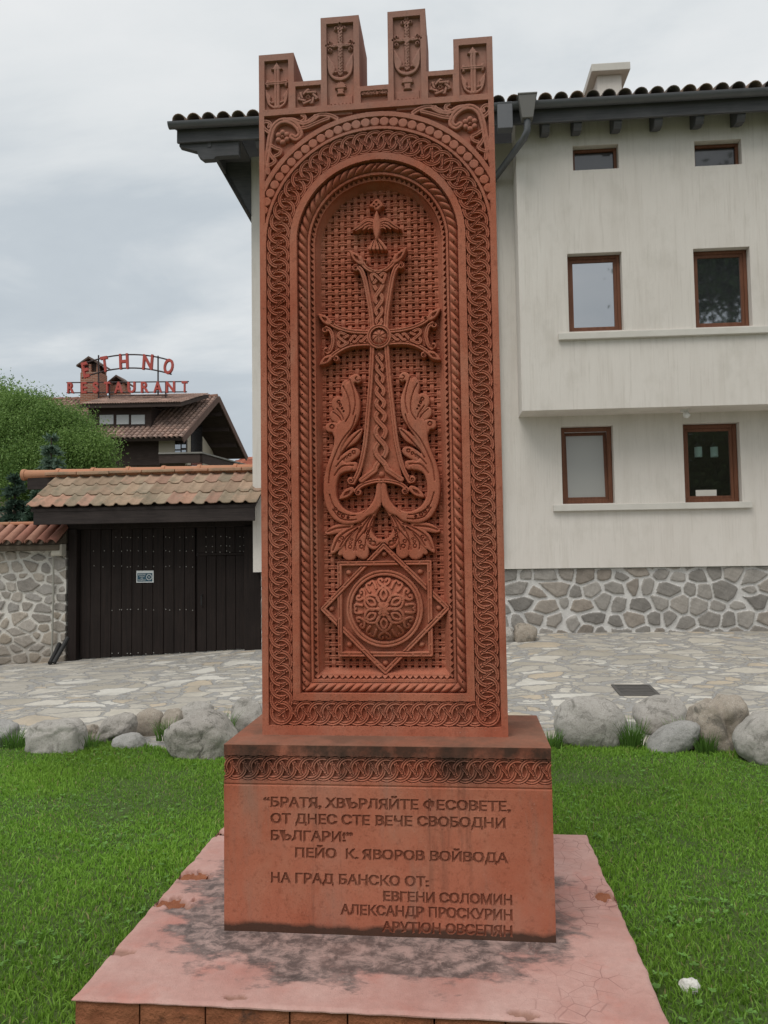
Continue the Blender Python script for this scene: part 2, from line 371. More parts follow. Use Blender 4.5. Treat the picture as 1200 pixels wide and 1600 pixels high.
# ---------------------------------------------------------------- the red carved monument
UC = -0.356; YF = 3.265; RED = (.425, .133, .077)
def S(px, py, d=0.0): p = atY(px, py, YF+d); return np.array((p.x-UC, p.z))
def SL(pts, d=0.0, ax=.004): return [S(x, y, d)-np.array((ax, 0)) for x, y in pts]
def mir(pts): return [np.array((-p[0], p[1])) for p in pts]
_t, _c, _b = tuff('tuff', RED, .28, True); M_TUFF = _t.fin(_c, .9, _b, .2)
_t, _c, _b = tuff('tuff_weathered', RED, .6)
_co = _t.co(); _sp = _t.n('SeparateXYZ', {0: _co}); _nz = _t.noise(_co, 9, 6, .65)
# soot-dark lichen crust on the ledge and along the foot of the block
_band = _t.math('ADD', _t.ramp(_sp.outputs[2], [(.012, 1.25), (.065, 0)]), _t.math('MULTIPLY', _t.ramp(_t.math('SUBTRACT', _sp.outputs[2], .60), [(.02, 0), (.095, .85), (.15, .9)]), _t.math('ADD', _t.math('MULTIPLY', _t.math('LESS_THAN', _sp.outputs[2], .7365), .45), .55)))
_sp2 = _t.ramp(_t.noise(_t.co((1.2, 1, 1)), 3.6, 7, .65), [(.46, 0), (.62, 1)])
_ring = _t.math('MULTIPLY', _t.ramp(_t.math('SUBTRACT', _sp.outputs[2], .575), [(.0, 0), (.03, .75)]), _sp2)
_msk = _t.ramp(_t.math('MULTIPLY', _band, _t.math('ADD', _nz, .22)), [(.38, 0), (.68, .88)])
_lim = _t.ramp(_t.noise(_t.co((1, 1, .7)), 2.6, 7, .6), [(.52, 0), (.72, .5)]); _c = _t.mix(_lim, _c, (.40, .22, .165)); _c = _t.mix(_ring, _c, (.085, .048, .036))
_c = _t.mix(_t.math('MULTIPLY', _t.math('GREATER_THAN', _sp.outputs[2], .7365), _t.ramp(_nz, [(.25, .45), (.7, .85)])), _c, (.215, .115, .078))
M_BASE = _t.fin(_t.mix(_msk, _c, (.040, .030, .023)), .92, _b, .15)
_t, _c, _b = tuff('tuff_sooty', tuple(x*.55 for x in RED)); M_LETTER = _t.fin(_c, .95, _b, .1)

def build_slab(root):
    R = Relief(-.521, .521, .738, 3.906, .0021); U, V = R.U, R.V
    VS, VB = 2.88, .911; A = .358
    rho = np.where(V > VS, np.hypot(U, V-VS), np.maximum(np.abs(U), A+(VB-V)))
    below = V <= VS
    # ---- the stepped niche
    LAB = dict(slab=0, border=1, rope=2, weave=3, disc=4, span=5, cross=6, scroll=7, star=8, bird=9, mid=10)
    ZW = -.098
    H = R.H
    def zone(a, b, f, lab=None):
        m = (rho >= a) & (rho < b) & (V < 3.468); H[m] = (f(rho[m]) if callable(f) else f)
        if lab is not None: R.L[m] = lab
    zone(0, .263, ZW-.020, 3)
    zone(.263, .282, lambda r: ZW-.004+(r-.263)/.019*.040, 2)
    zone(.282, .288, -.048, 2)
    zone(.288, .301, lambda r: -.046+(r-.288)/.013*.010, 2)
    zone(.301, .313, -.030, 2)
    zone(.313, .355, -.040, 2)
    # along-the-path coordinate for rope and teeth
    th = np.arctan2(V-VS, U)
    bot = (A+(VB-V) > np.abs(U)) & below
    s_side = np.where(below, V, VS+np.where(U > 0, th, math.pi-th)*.334)
    sp = np.where(bot, U+.02, s_side)
    m = (rho >= .315) & (rho < .355) & (V < 3.468)
    t = (rho-.335)/.020
    sgn = np.where(bot, 1., np.where(U > 0, 1., -1.))
    ph = sp/.039+sgn*t*.55; fr = ph-np.floor(ph)
    bul = np.sqrt(np.clip(1-np.clip(t, -1, 1)**2, 0, 1))
    H[m] = (-.040+.030*bul*(.25+.75*np.clip(np.sin(math.pi*fr), 0, 1)**.5))[m]; R.L[m] = 2
    for sd in (-1, 1):                                     # drilled eyes in the rope
        for q in np.arange(.96, VS, .043): R.dome((sd*(.335+.002), q), .0028, -.03, 0, None, 'min')
    m = (rho >= .288) & (rho < .301) & (V < 3.468)         # saw teeth
    fr = sp/.0265-np.floor(sp/.0265); tt = (rho-.288)/.013
    tooth = np.abs(fr-.5)*2 < tt*1.0
    H[m & tooth] -= .017
    # ---- woven ground
    m = (rho < .263); pu, pv = .0302, .0281
    iu = np.floor(U/pu); iv = np.floor(V/pv); fu = U/pu-iu-.5; fv = V/pv-iv-.5; par = np.where((iu+iv) % 2 == 0, 1., -1.)
    wv = np.abs(fu) < .31; wh = np.abs(fv) < .33
    hv = ZW-.006+.0036*np.cos(math.pi*fv)*par-.002*(np.abs(fu)/.31)**6-.0016*np.exp(-(fu*pu/.0013)**2)
    hh = ZW-.006-.0036*np.cos(math.pi*fu)*par-.002*(np.abs(fv)/.33)**6-.0050*np.exp(-(fv*pv/.0016)**2)
    hw = np.maximum(np.where(wv, hv, -1), np.where(wh, hh, -1)); hw = np.where(hw < -.5, ZW-.036, hw); H[m] = hw[m]
    # ---- ring border
    FL = -.020
    zone(.388, .492, FL, 1); H[(rho >= .492) & below] = 0; R.L[(rho >= .492) & below] = 0
    RB, RR, RW, PIT = .4395, .0432, .0078, .0533
    vb = VB-(RB-A)
    cs, tg = [], []
    n = int(round((VS-vb)/PIT)); ps = (VS-vb)/n
    for k in range(n): cs.append((-RB, vb+k*ps)); tg.append((0, 1))
    na = int(round(math.pi*RB/PIT))
    for k in range(na+1): a = math.pi-k*math.pi/na; cs.append((RB*math.cos(a), VS+RB*math.sin(a))); tg.append((math.sin(a), -math.cos(a)))
    for k in range(1, n+1): cs.append((RB, VS-k*ps)); tg.append((0, -1))
    nb = int(round(2*RB/.0545)); cb = [(RB-2*RB*k/nb, vb) for k in range(nb+1)]
    R.chain(cb, [(-1, 0)]*(nb+1), RR+.001, RW, -.004, 1, FL)
    R.chain(cs, tg, RR, RW, -.004, 1, FL)
    # ---- arch of discs
    inb = (V > VS) & (V < 3.468) & (rho > .492)
    m = inb & (rho < .506); H[m] = 0; R.L[m] = 4
    m = inb & (rho >= .506) & (rho < .551); H[m] = -.014; R.L[m] = 4
    m = inb & (rho >= .551) & (rho < .574); H[m] = -.001; R.L[m] = 4
    m = inb & (rho >= .574); H[m] = -.026; R.L[m] = 5
    for k in range(-17, 18):
        a = math.pi/2+k*.0792; c = (.5285*math.cos(a), VS+.5285*math.sin(a))
        if abs(c[0]) > .512: continue
        sl = R.win(c[0]-.022, c[0]+.022, c[1]-.022, c[1]+.022); q = np.hypot(U[sl]-c[0], V[sl]-c[1])
        R.put(sl, (q < .0208) & (V[sl] > VS), -.002-.004*np.clip((q-.017)/.004, 0, 1)**2, 4, 'max')
    # ---- spandrels
    def both(pts, d=0): a = SL(pts, d); return [a, mir(a)]
    for sd in (0, 1):
        k = dict(rd=.004, gro=.004, grw=.0020, gap=0, mode='max')
        for p, w in (([(410, 283), (415, 262), (419, 240), (423, 214), (428, 198), (437, 189), (448, 187), (459, 191), (467, 199), (470, 209), (463, 215), (457, 212)], .0105),
                     ([(446, 186), (459, 186), (471, 191), (481, 190), (490, 184), (499, 179), (509, 178), (519, 180), (527, 184)], .008),
                     ([(459, 187), (468, 190), (477, 186), (477, 181), (473, 179)], .007), ([(474, 193), (486, 189), (494, 184), (497, 181), (493, 180)], .0065),
                     ([(468, 200), (480, 198), (492, 193), (503, 188), (514, 184)], .007), ([(424, 226), (433, 231), (439, 233), (438, 239), (431, 243)], .0065),
                     ([(421, 236), (427, 246), (431, 250), (427, 255), (421, 258)], .0065), ([(417, 254), (420, 263), (420, 270)], .006), ([(420, 205), (413, 199), (412, 193), (417, 189), (423, 192), (421, 197)], .007)):
            pts = both(p)[sd]; R.stroke(cat_rom(pts, 5), w*1.3, -.003, 5, **k)
        c = both([(442, 212)])[sd][0]
        for i in range(6):
            a = math.pi/2+i*math.pi/3; R.dome((c[0]+.0225*math.cos(a), c[1]+.0225*math.sin(a)), .0138, -.026, .021, 5, 'max', .3)
        R.dome(c, .009, -.024, .022, 5)
    m = (np.abs(U) > .497) & (V > VS) & (V < 3.468); H[m] = 0; R.L[m] = 0
    m = (V >= 3.468); H[m] = 0; R.L[m] = 0
    # ---- cross
    ZC = -.056; C0 = np.array((.0, 2.462)); dC = .055
    ck = dict(rd=.004, gro=.005, grw=.0020, gap=0, mode='max')
    def ss(p, w=.0105, n=6, **kk):
        a = SL(p, dC); a = cat_rom(a, n); q = dict(ck); q.update(kk)
        R.stroke(a, w, ZC, 6, **q); R.stroke(mir(a), w, ZC, 6, **q)
    def curl(px, py, r, a0, t, lab=6, z=None, sw=.006):
        c = SL([(px, py)], dC)[0]
        for sd in (0, 1):
            cc = (c[0]*(1-2*sd), c[1]); R.dome(cc, r, (z or ZC)-.006, .006, lab, 'max', .3)
            aa = a0 if not sd else math.pi-a0
            R.carve(spiral(cc, r*.75, .001, aa, t*(1-2*sd), 20), .0022, .008); R.dome(cc, .0028, -.075, 0, None, 'min')
    def leaf(tip, base, w, hollow=True):
        t, b = SL([tip, base], dC); d = b-t; nrm = np.array((-d[1], d[0]))/np.hypot(*d)
        pl = cat_rom([t, t+d*.3+nrm*w*.75, t+d*.65+nrm*w, b+nrm*w*.5, b-nrm*w*.5, t+d*.65-nrm*w, t+d*.3-nrm*w*.75], 4, True)
        for q in (pl, np.array(mir(pl))):
            R.poly(q, ZC+.001, 6, .005, .008)
        if hollow:
            pl = np.array([t+d*.3, t+d*.55+nrm*w*.42, t+d*.85, t+d*.55-nrm*w*.42])
            for q in (pl, np.array(mir(pl))): R.poly(q, ZC-.012, 6, .004, -.006, 'min')
    # infill plates under the knotwork
    plate = lambda p: [R.poly(q, ZC-.020, 6, .001, .001) for q in (np.array(SL(p, dC)),)]
    up = SL([(573, 420), (579, 455), (584, 508)], dC); lo = SL([(584, 545), (581, 600), (577, 660), (571, 715), (563, 752)], dC); ha = SL([(520, 510), (545, 520), (580, 523), (580, 533), (545, 536), (522, 546)], dC)
    R.poly(np.array(up+mir(up)[::-1]), ZC-.020, 6, .001, .001); R.poly(np.array(lo+mir(lo)[::-1]), ZC-.020, 6, .001, .001)
    for q in (ha, mir(ha)): R.poly(np.array(q), ZC-.020, 6, .001, .001)
    leaf((547, 391), (568, 412), .017); leaf((498, 490), (518, 506), .017); leaf((500, 570), (519, 556), .017); leaf((531, 780), (553, 763), .018)
    ss([(559, 417), (565, 421), (570, 433), (574, 450), (578, 472), (581, 490), (583, 512)])
    ss([(564, 402), (569, 413), (577, 420), (586, 423.5), (596, 424)], .0095)
    ss([(514, 502), (524, 509), (540, 515), (558, 518), (580, 518.5)], .0095)
    ss([(518, 557), (528, 549), (543, 541), (560, 537.5), (580, 537)], .0095)
    ss([(511, 512), (517, 516), (520.5, 525), (521, 535), (518, 546), (513, 551)], .0085)
    ss([(583, 540), (581.5, 570), (579.5, 605), (576, 645), (572.5, 685), (568, 712), (562, 735), (553, 754)], .0105)
    ss([(557, 767), (565, 759), (577, 754), (588, 751.5), (598, 751)], .0095)
    curl(557, 417.5, .0165, 0, 1.3); curl(572, 408.5, .010, 3, -1.1); curl(509, 515, .0135, 0, 1.2); curl(511, 547, .0145, 1, -1.3)
    curl(521, 503, .0115, 4, 1.2); curl(526, 559.5, .0135, 2, 1.3); curl(549.5, 751, .0175, 1, -1.4); curl(560.5, 769, .0155, 2, 1.3)
    def mbraid(x, y0, y1, amp0, amp1, nodes, w, horiz=0, eyes=None):
        t = np.linspace(0, 1, 26*nodes); y = y0+(y1-y0)*t; a = amp0+(amp1-amp0)*t
        ph = nodes*t if eyes is None else np.interp(-y, -np.array(eyes), np.arange(len(eyes))) if y1 < y0 else np.interp(y, np.array(eyes), np.arange(len(eyes)))
        e = a*np.cos(math.pi*ph); st = []
        for sg in (1, -1):
            st.append(np.stack([x+sg*e, y], 1) if not horiz else np.stack([y, x+sg*e], 1))
        return st
    lk = dict(floor=ZC-.020, rd=.003, gro=.0028, grw=.0014, gap=.0022)
    ZL = ZC-.002
    v = lambda py: float(S(594, py, dC)[1])
    ey = [v(q) for q in (557, 574, 590.5, 611, 630, 650, 673.6, 702.5, 734)]; st = mbraid(0, ey[0], ey[-1], .0115, .027, 8, .0085, 0, ey); en = SL([(578, 741), (566, 750)], dC); st = [np.concatenate([[[0, v(553)]], q, cat_rom([q[-1]]+([np.array((-e_[0], e_[1])) for e_ in en] if q[-1][0] > 0 else en), 6)[1:]]) for q in st]; R.lace(st, np.linspace(.0078, .0125, len(st[0])), ZL, 6, **lk)
    R.dome((0, v(741)), .014, ZC-.020, .013, 6)
    ey = [v(q) for q in (503, 486, 467, 444)]; st = mbraid(0, ey[0], ey[-1], .0115, .019, 3, .0085, 0, ey); st = [np.concatenate([[[0, v(507)]], q]) for q in st]; R.lace(st, np.linspace(.0078, .0095, len(st[0])), ZL, 6, **lk)
    tri = lambda f: [np.array(f(x, y)) for x, y in ((-.018, 0), (-.036, .030), (-.014, .040), (.006, .012), (.018, 0))]
    w1 = cat_rom([(-.020, v(441)), (-.031, v(430)), (-.020, v(427)), (.002, v(434)), (.020, v(441))], 6); w2 = np.array(mir(w1)); R.lace([w1, w2], .0075, ZL, 6, **lk)
    for sd in (-1, 1):
        vc = v(527.5)
        st = mbraid(vc, sd*.050, sd*.140, .0095, .015, 3, .008, 1); R.lace(st, .0072, ZL, 6, **lk)
        w1 = cat_rom([(sd*.140, vc+.016), (sd*.172, vc+.031), (sd*.183, vc+.016), (sd*.160, vc-.006), (sd*.140, vc-.016)], 6); w2 = np.stack([w1[:, 0], 2*vc-w1[:, 1]], 1)
        R.lace([w1, w2], .0070, ZL, 6, **lk)
    R.dome(C0, .054, ZC+.004, .003, 6, 'set', .3); R.carve(np.array([C0+.0455*np.array((math.cos(a), math.sin(a))) for a in np.linspace(0, 2*math.pi, 40)]), .003, .006)
    R.dome(C0, .0375, ZC-.012, 0, 6, 'set')
    R.dome(C0, .035, ZC-.012, .018, 6)
    for i in range(8):
        a = i*math.pi/4+.2; p = [C0+q*np.array((math.cos(a+q*9), math.sin(a+q*9))) for q in (.004, .015, .025, .033)]; R.carve(np.array(p), .0026, .006)
    # ---- scroll leaves
    ZS = -.060
    def c6(x, y): return (495+x/5.714, 580+y/5.714)
    def c7(x, y): return (495+x/5.714, 720+y/5.714)
    main = [c7(585, 200), c7(542, 205), c7(528, 300), c7(495, 378), c7(435, 435), c7(355, 460), c7(275, 440), c7(218, 390), c7(186, 318), c7(182, 230), c7(204, 140), c6(250, 905), c6(310, 890), c6(330, 860), c6(300, 830), c6(240, 800),
            c6(225, 700), c6(270, 610), c6(320, 530), c6(375, 430), c6(394, 330), c6(386, 235), c6(342, 120), c6(350, 100), c6(372, 108), c6(400, 85), c6(396, 45), c6(366, 20), c6(330, 24), c6(298, 52), c6(284, 90), c6(262, 110), c6(245, 190),
            c6(215, 260), c6(215, 360), c6(215, 430), c6(180, 470), c6(160, 560), c6(158, 640), c6(128, 750), c6(90, 850), c6(70, 950), c7(64, 230), c7(70, 330), c7(92, 420), c7(145, 512), c7(225, 562), c7(300, 570), c7(400, 545), c7(455, 500), c7(520, 470), c7(560, 425), c7(585, 380)]
    def lp(pts, top=ZS, rd=.006, drop=.0055, n=4, sm=True):
        a = SL(pts, dC); a = cat_rom(a, n, True) if sm else np.array(a)
        for q in (a, np.array(mir(a))): R.poly(q, top, 7, rd, drop)
    def cv(pts, w=.0030, dep=.0095):
        a = cat_rom(SL(pts, dC), 5); R.carve(a, w, dep); R.carve(np.array(mir(a)), w, dep)
    def bead(p, r, z=ZS-.008, h=.010):
        a = SL([p], dC)[0]
        for q in (a, (-a[0], a[1])): R.dome(q, r*1.4, z-.004, 0, None, 'min'); R.dome(q, r, z-.006, h, 7)
    # lobes first, stem over them
    lp([c6(200, 500), c6(160, 580), c6(140, 545), c6(105, 542), c6(82, 512), c6(92, 468), c6(140, 452), c6(185, 462)], ZS-.003, .010)
    lp([c6(235, 470), c6(160, 452), c6(122, 412), c6(126, 355), c6(165, 345), c6(225, 400)], ZS-.004, .010)
    lp([c6(260, 420), c6(190, 375), c6(140, 318), c6(140, 250), c6(190, 218), c6(245, 240), c6(280, 330)], ZS-.003, .010)
    lp([c6(290, 330), c6(240, 240), c6(218, 160), c6(235, 92), c6(270, 70), c6(295, 100), c6(330, 220), c6(330, 330)], ZS-.002, .010)
    lp([c6(200, 760), c6(215, 690), c6(265, 610), c6(335, 545), c6(412, 508), c6(398, 575), c6(350, 640), c6(270, 690)], ZS-.003, .010)
    lp([c6(170, 840), c6(215, 760), c6(290, 700), c6(345, 680), c6(388, 700), c6(385, 745), c6(330, 790), c6(240, 835)], ZS-.003, .010)
    lp([c6(160, 940), c6(180, 870), c6(230, 820), c6(300, 805), c6(362, 812), c6(370, 855), c6(345, 890), c6(260, 890), c6(205, 935)], ZS-.003, .010)
    # palmette at the foot
    lp([c7(330, 565), c7(240, 560), c7(150, 578), c7(74, 642), c7(115, 662), c7(200, 645), c7(330, 600)], ZS-.004, .010)
    lp([c7(400, 560), c7(280, 590), c7(190, 650), c7(148, 715), c7(126, 836), c7(200, 800), c7(260, 740), c7(380, 610)], ZS-.003, .010)
    lp([c7(430, 560), c7(330, 620), c7(240, 740), c7(190, 820), c7(205, 850), c7(240, 840), c7(290, 790), c7(420, 600)], ZS-.008, .008)
    lp([c7(440, 560), c7(330, 640), c7(262, 760), c7(232, 840), c7(255, 880), c7(300, 892), c7(345, 876), c7(362, 830), c7(380, 740), c7(460, 590)], ZS-.006, .012)
    lp([c7(470, 545), c7(400, 640), c7(358, 750), c7(356, 840), c7(390, 874), c7(435, 880), c7(466, 848), c7(470, 790), c7(455, 720), c7(480, 600)], ZS-.004, .012)
    lp([c7(505, 500), c7(455, 590), c7(430, 680), c7(455, 760), c7(510, 796), c7(560, 778), c7(592, 735), c7(592, 704), c7(545, 690), c7(505, 645), c7(490, 575), c7(512, 500), c7(560, 425)], ZS-.001, .010)
    lp([c7(585, 372), c7(562, 428), c7(528, 490), c7(503, 560), c7(494, 620), c7(470, 650), c7(420, 650), c7(380, 620), c7(330, 590), c7(400, 530), c7(470, 470), c7(540, 400)], ZS-.004, .010)
    for q in ([(470, 480), (420, 540), (330, 585)], [(485, 490), (430, 570), (385, 640)], [(500, 490), (462, 560), (430, 650)], [(515, 500), (485, 570), (470, 650)]): cv([c7(*z) for z in q], .0032, .010)
    lp(main, ZS+.002, .010, .008, 4)
    # veins
    cv([c6(112, 1000), c6(125, 880), c6(165, 760), c6(230, 620), c6(320, 500), c6(352, 400)]); cv([c6(240, 130), c6(275, 200), c6(300, 290), c6(300, 380), c6(262, 450)]); cv([c6(300, 70), c6(335, 180), c6(350, 290), c6(330, 390)])
    cv([c6(390, 75), c6(365, 82), c6(350, 62), c6(366, 48)], .0022); cv([c6(150, 360), c6(200, 400), c6(225, 440)], .003, .010); cv([c6(195, 790), c6(250, 700), c6(330, 600), c6(395, 530)], .0035, .011)
    cv([c6(180, 850), c6(240, 780), c6(300, 745)]); cv([c6(165, 930), c6(230, 850), c6(330, 840)], .004, .009); cv([c6(185, 330), c6(230, 390), c6(245, 430)])
    cv([c7(120, 300), c7(150, 390), c7(200, 450), c7(280, 485), c7(350, 490)]); cv([c7(150, 435), c7(210, 510), c7(290, 530), c7(360, 525)]); cv([c7(510, 300), c7(480, 400), c7(420, 465)], .0018, .004)
    cv([c7(100, 635), c7(180, 605), c7(300, 590)], .005, .009); cv([c7(150, 800), c7(200, 690), c7(290, 620), c7(400, 570)], .0045, .010); cv([c7(212, 770), c7(270, 680), c7(370, 600)], .0035)
    for a, b in ((300, 690), (392, 700)): cv([c7(a-35, 800), c7(a-40, 740), c7(a+5, 670), c7(a+70, 600)]); cv([c7(a+35, 800), c7(a+45, 750), c7(a+60, 680), c7(a+100, 590)])
    cv([c7(462, 620), c7(452, 690), c7(480, 745), c7(525, 765), c7(570, 735)], .0028)
    for x, y, r in ((200, 270, .006), (215, 300, .005), (232, 330, .004), (246, 355, .003), (140, 492, .008)): bead(c6(x, y), r)
    for x, y, r in ((335, 720, .0065), (300, 745, .0055), (268, 765, .0045), (245, 785, .0035)): bead(c6(x, y), r)
    for x, y, r in ((175, 430, .005), (205, 468, .006), (240, 492, .0065), (285, 508, .0045), (232, 690, .006), (205, 720, .004), (302, 770, .0065), (305, 735, .005), (318, 705, .004), (405, 768, .0075), (390, 725, .006), (510, 738, .0095), (478, 706, .007), (464, 672, .005), (458, 646, .004)): bead(c7(x, y), r)
    # ---- star medallion
    ZM = -.062; MC = np.array((.006, 1.267))
    a = np.array(S(529, 883, dC))-np.array((.0, 0)); hs = .197; hd = .272
    sq = np.array([MC+hs*np.array(q) for q in ((-1, 1), (1, 1), (1, -1), (-1, -1), (-1, 1))]); di = np.array([MC+hd*np.array(q) for q in ((0, 1), (1, 0), (0, -1), (-1, 0), (0, 1))])
    gp = np.array([MC+.19*np.array((math.cos(i*math.pi/4), math.sin(i*math.pi/4))) for i in range(8)])
    R.poly(sq[:4], ZM-.028, 8, .001, .001); R.poly(di[:4], ZM-.028, 8, .001, .001)
    mk = dict(rd=.002, gro=.005, grw=.002, gap=.002, floor=ZM-.028)
    half = lambda P, i: np.array([P[i]*.5+P[i+1]*.5, P[i+1]])
    sub = lambda P: np.concatenate([np.linspace(P[i], P[i+1], 24, endpoint=False) for i in range(4)]+[P[4:5]])
    R.lace([sub(sq), sub(di)], .0105, ZM, 8, **mk)
    for P in (sq, di):                                      # crisp mitred corners
        for i in range(4):
            q = P[i]; e1 = (P[i-1 if i else 3]-q); e2 = P[i+1]-q; e1 = e1/np.hypot(*e1); e2 = e2/np.hypot(*e2)
            R.stroke(np.array([q+e1*.035, q, q+e2*.035]), .0105, ZM, 8, rd=.002, gro=.005, grw=.002, gap=0)
    for i in range(8):
        rr = .236 if i % 2 == 0 else .222; R.dome(MC+rr*np.array((math.cos(i*math.pi/4), math.sin(i*math.pi/4))), .0145, ZM-.028, .020, 8)
    cir = np.array([MC+.155*np.array((math.cos(t), math.sin(t))) for t in np.linspace(0, 2*math.pi, 90)])
    sl = R.win(MC[0]-.17, MC[0]+.17, MC[1]-.17, MC[1]+.17); q = np.hypot(U[sl]-MC[0], V[sl]-MC[1]); R.put(sl, q < .165, ZM-.018, 8, 'set')
    R.stroke(cir, .0125, ZM+.002, 8, rd=.002, gro=.006, grw=.0022, gap=0, ngro=1)
    R.dome(MC, .139, ZM-.018, .058, 8, 'set', .62)
    dm = ZM-.018+.058*np.clip(1-((U-MC[0])**2+(V-MC[1])**2)/.139**2, 0, 1)**.62
    pol = lambda f, n=200, o=0: np.array([MC+f(t)*np.array((math.cos(t+o), math.sin(t+o))) for t in np.linspace(0, 2*math.pi, n)])
    dk = dict(rd=.003, gro=0, gap=.0022)
    dk['floor'] = None; dk['gap'] = 0
    loops = []
    for i in range(6):
        a = math.pi/2+i*math.pi/3; ux, uy = np.array((math.cos(a), math.sin(a))), np.array((-math.sin(a), math.cos(a)))
        f = lambda r, t: MC+ux*r+uy*t
        loops.append(cat_rom([f(.020, .006), f(.040, .026), f(.062, .031), f(.083, .020), f(.098, 0), f(.112, -.020), f(.126, -.024), f(.130, -.012), f(.122, -.008)], 5))
        loops.append(cat_rom([f(.020, -.006), f(.040, -.026), f(.062, -.031), f(.083, -.020), f(.098, 0), f(.112, .020), f(.126, .024), f(.130, .012), f(.122, .008)], 5))
        loops.append(cat_rom([f(.040, .0), f(.054, .012), f(.072, .011), f(.084, 0), f(.072, -.011), f(.054, -.012), f(.040, 0)], 4))
        c = cat_rom([f(.090, .034), f(.106, .040), f(.118, .048), f(.122, .060), f(.110, .062)], 4); loops.append(c)
        c = cat_rom([f(.090, -.034), f(.106, -.040), f(.118, -.048), f(.122, -.060), f(.110, -.062)], 4); loops.append(c)
    base = dm-.003
    R.H[sl] = np.where(q < .135, dm[sl]-.010, R.H[sl])
    R.lace(loops, .0056, dm+.003, 8, **dk)
    for i in range(8):
        a = i*math.pi/4; p = np.array([MC+.004*np.array((math.cos(a), math.sin(a))), MC+.026*np.array((math.cos(a), math.sin(a)))]); R.stroke(p, .006, dm+.006, 8, rd=.004, gro=.002, grw=.0015, gap=0)
    # ---- bird and blossom
    ZD = -.070; c4 = lambda x, y: (480+x/5.4545, 290+y/5.4545)
    bp = lambda q: [S(*c4(*w), .05)-np.array((.008, 0)) for w in q]
    fe = [[(574, 288), (535, 280), (495, 295), (455, 330), (398, 367)], [(573, 306), (535, 302), (500, 320), (468, 346), (425, 368)], [(572, 324), (540, 324), (512, 342), (488, 362)], [(571, 342), (548, 344), (530, 360)]]
    for q in fe[::-1]:
        for m_ in (0, 1):
            w_ = [(2*605-x, y-.03*(605-x)*2) if m_ else (x, y) for x, y in q]; pts = cat_rom(bp(w_), 6); R.stroke(pts, np.linspace(.0095, .0035, len(pts)), ZD+.008, 9, rd=.004, gro=.002, grw=.0014, gap=.0016, floor=ZD-.010)
    for x1 in (545, 578, 612, 648, 680):
        pts = cat_rom(bp([(604, 430), ((604+x1)/2, 470), (x1, 522)]), 5); R.stroke(pts, np.linspace(.005, .0085, len(pts)), ZD+.006, 9, rd=.004, gro=0, gap=.0014, floor=ZD-.010)
    R.poly(cat_rom(bp([(605, 200), (620, 228), (630, 270), (640, 310), (640, 360), (628, 410), (612, 450), (598, 450), (582, 410), (572, 360), (572, 310), (580, 268), (590, 228)]), 3, True), ZD+.014, 9, .012, .012)
    fl = [(535, 165), (560, 130), (590, 98), (625, 98), (652, 130), (668, 158), (640, 175), (620, 195), (590, 198), (575, 178)]
    R.poly(cat_rom([S(*c4(*q), .05)-np.array((.008, 0)) for q in fl], 4, True), ZD+.006, 9, .008, .012)
    for q in ((600, 125), (580, 150), (620, 150), (600, 165)): c = S(*c4(*q), .05)-np.array((.008, 0)); R.dome(c, .004, ZD-.006, 0, None, 'min')
    # ---- battlements
    mer = [(-.521, -.361, 3.752), (-.237, -.066, 3.902), (.062, .232, 3.906), (.350, .521, 3.752)]; cre = [(-.361, -.237, 3.617), (-.066, .062, 3.571), (.232, .350, 3.617)]
    R.void[:] = V > 3.905
    top = np.zeros_like(U)
    for i, (a, b, t) in enumerate(mer):
        m = (U >= a-1e-3) & (U <= b+1e-3); top[m] = np.maximum(top[m], t); q = (V > 3.493) & (U > a+1e-3) & (U < b-1e-3); R.L[q] = 20+i
        R.rect(a+.026, b-.026, 3.497, t-.030, -.018, 20+i)
    for i, (a, b, t) in enumerate(cre):
        m = (U >= a-1e-3) & (U <= b+1e-3); top[m] = np.maximum(top[m], t); R.rect(a+.006, b-.004, 3.497, t-.022, -.018, 0)
    R.void |= V > top+.0012
    for i in (0, 3):
        a, b, t = mer[i]; c = (a+b)/2; k = dict(rd=.004, gro=0, gap=0, mode='max'); z = -.004; lab = 30+i; G = lambda v: 3.722-(3.722-v)*1.17; g = dict(rd=.004, gro=.004, grw=.002, gap=0, mode='max')
        R.stroke(np.array([(c, G(3.545)), (c, G(3.70))]), .0125, z, lab, **g); R.stroke(np.array([(c-.045, G(3.636)), (c+.045, G(3.636))]), .008, z+.001, lab, **g)
        R.poly(np.array([(c, G(3.722)), (c+.009, G(3.702)), (c+.027, G(3.692)), (c+.012, G(3.688)), (c-.012, G(3.688)), (c-.027, G(3.692)), (c-.009, G(3.702))]), z, lab, .004, .006)
        for sd in (-1, 1):
            for dv in (-1, 1): R.dome((c+sd*.042, G(3.636)+dv*.011), .0085, -.018, .014, lab)
            R.stroke(cat_rom([(c+sd*.050, G(3.612)), (c+sd*.047, G(3.585)), (c+sd*.036, G(3.556)), (c+sd*.012, G(3.541)), (c, G(3.540))], 5), np.linspace(.002, .008, 21), z-.002, lab, **k)
            R.poly(np.array([(c+sd*.052, G(3.616)), (c+sd*.026, G(3.585)), (c+sd*.030, G(3.572)), (c+sd*.024, G(3.562)), (c+sd*.040, G(3.555)), (c+sd*.051, G(3.58))]), z-.003, lab, .004, .008)
            R.dome((c+sd*.020, G(3.561)), .0085, -.018, .013, lab)
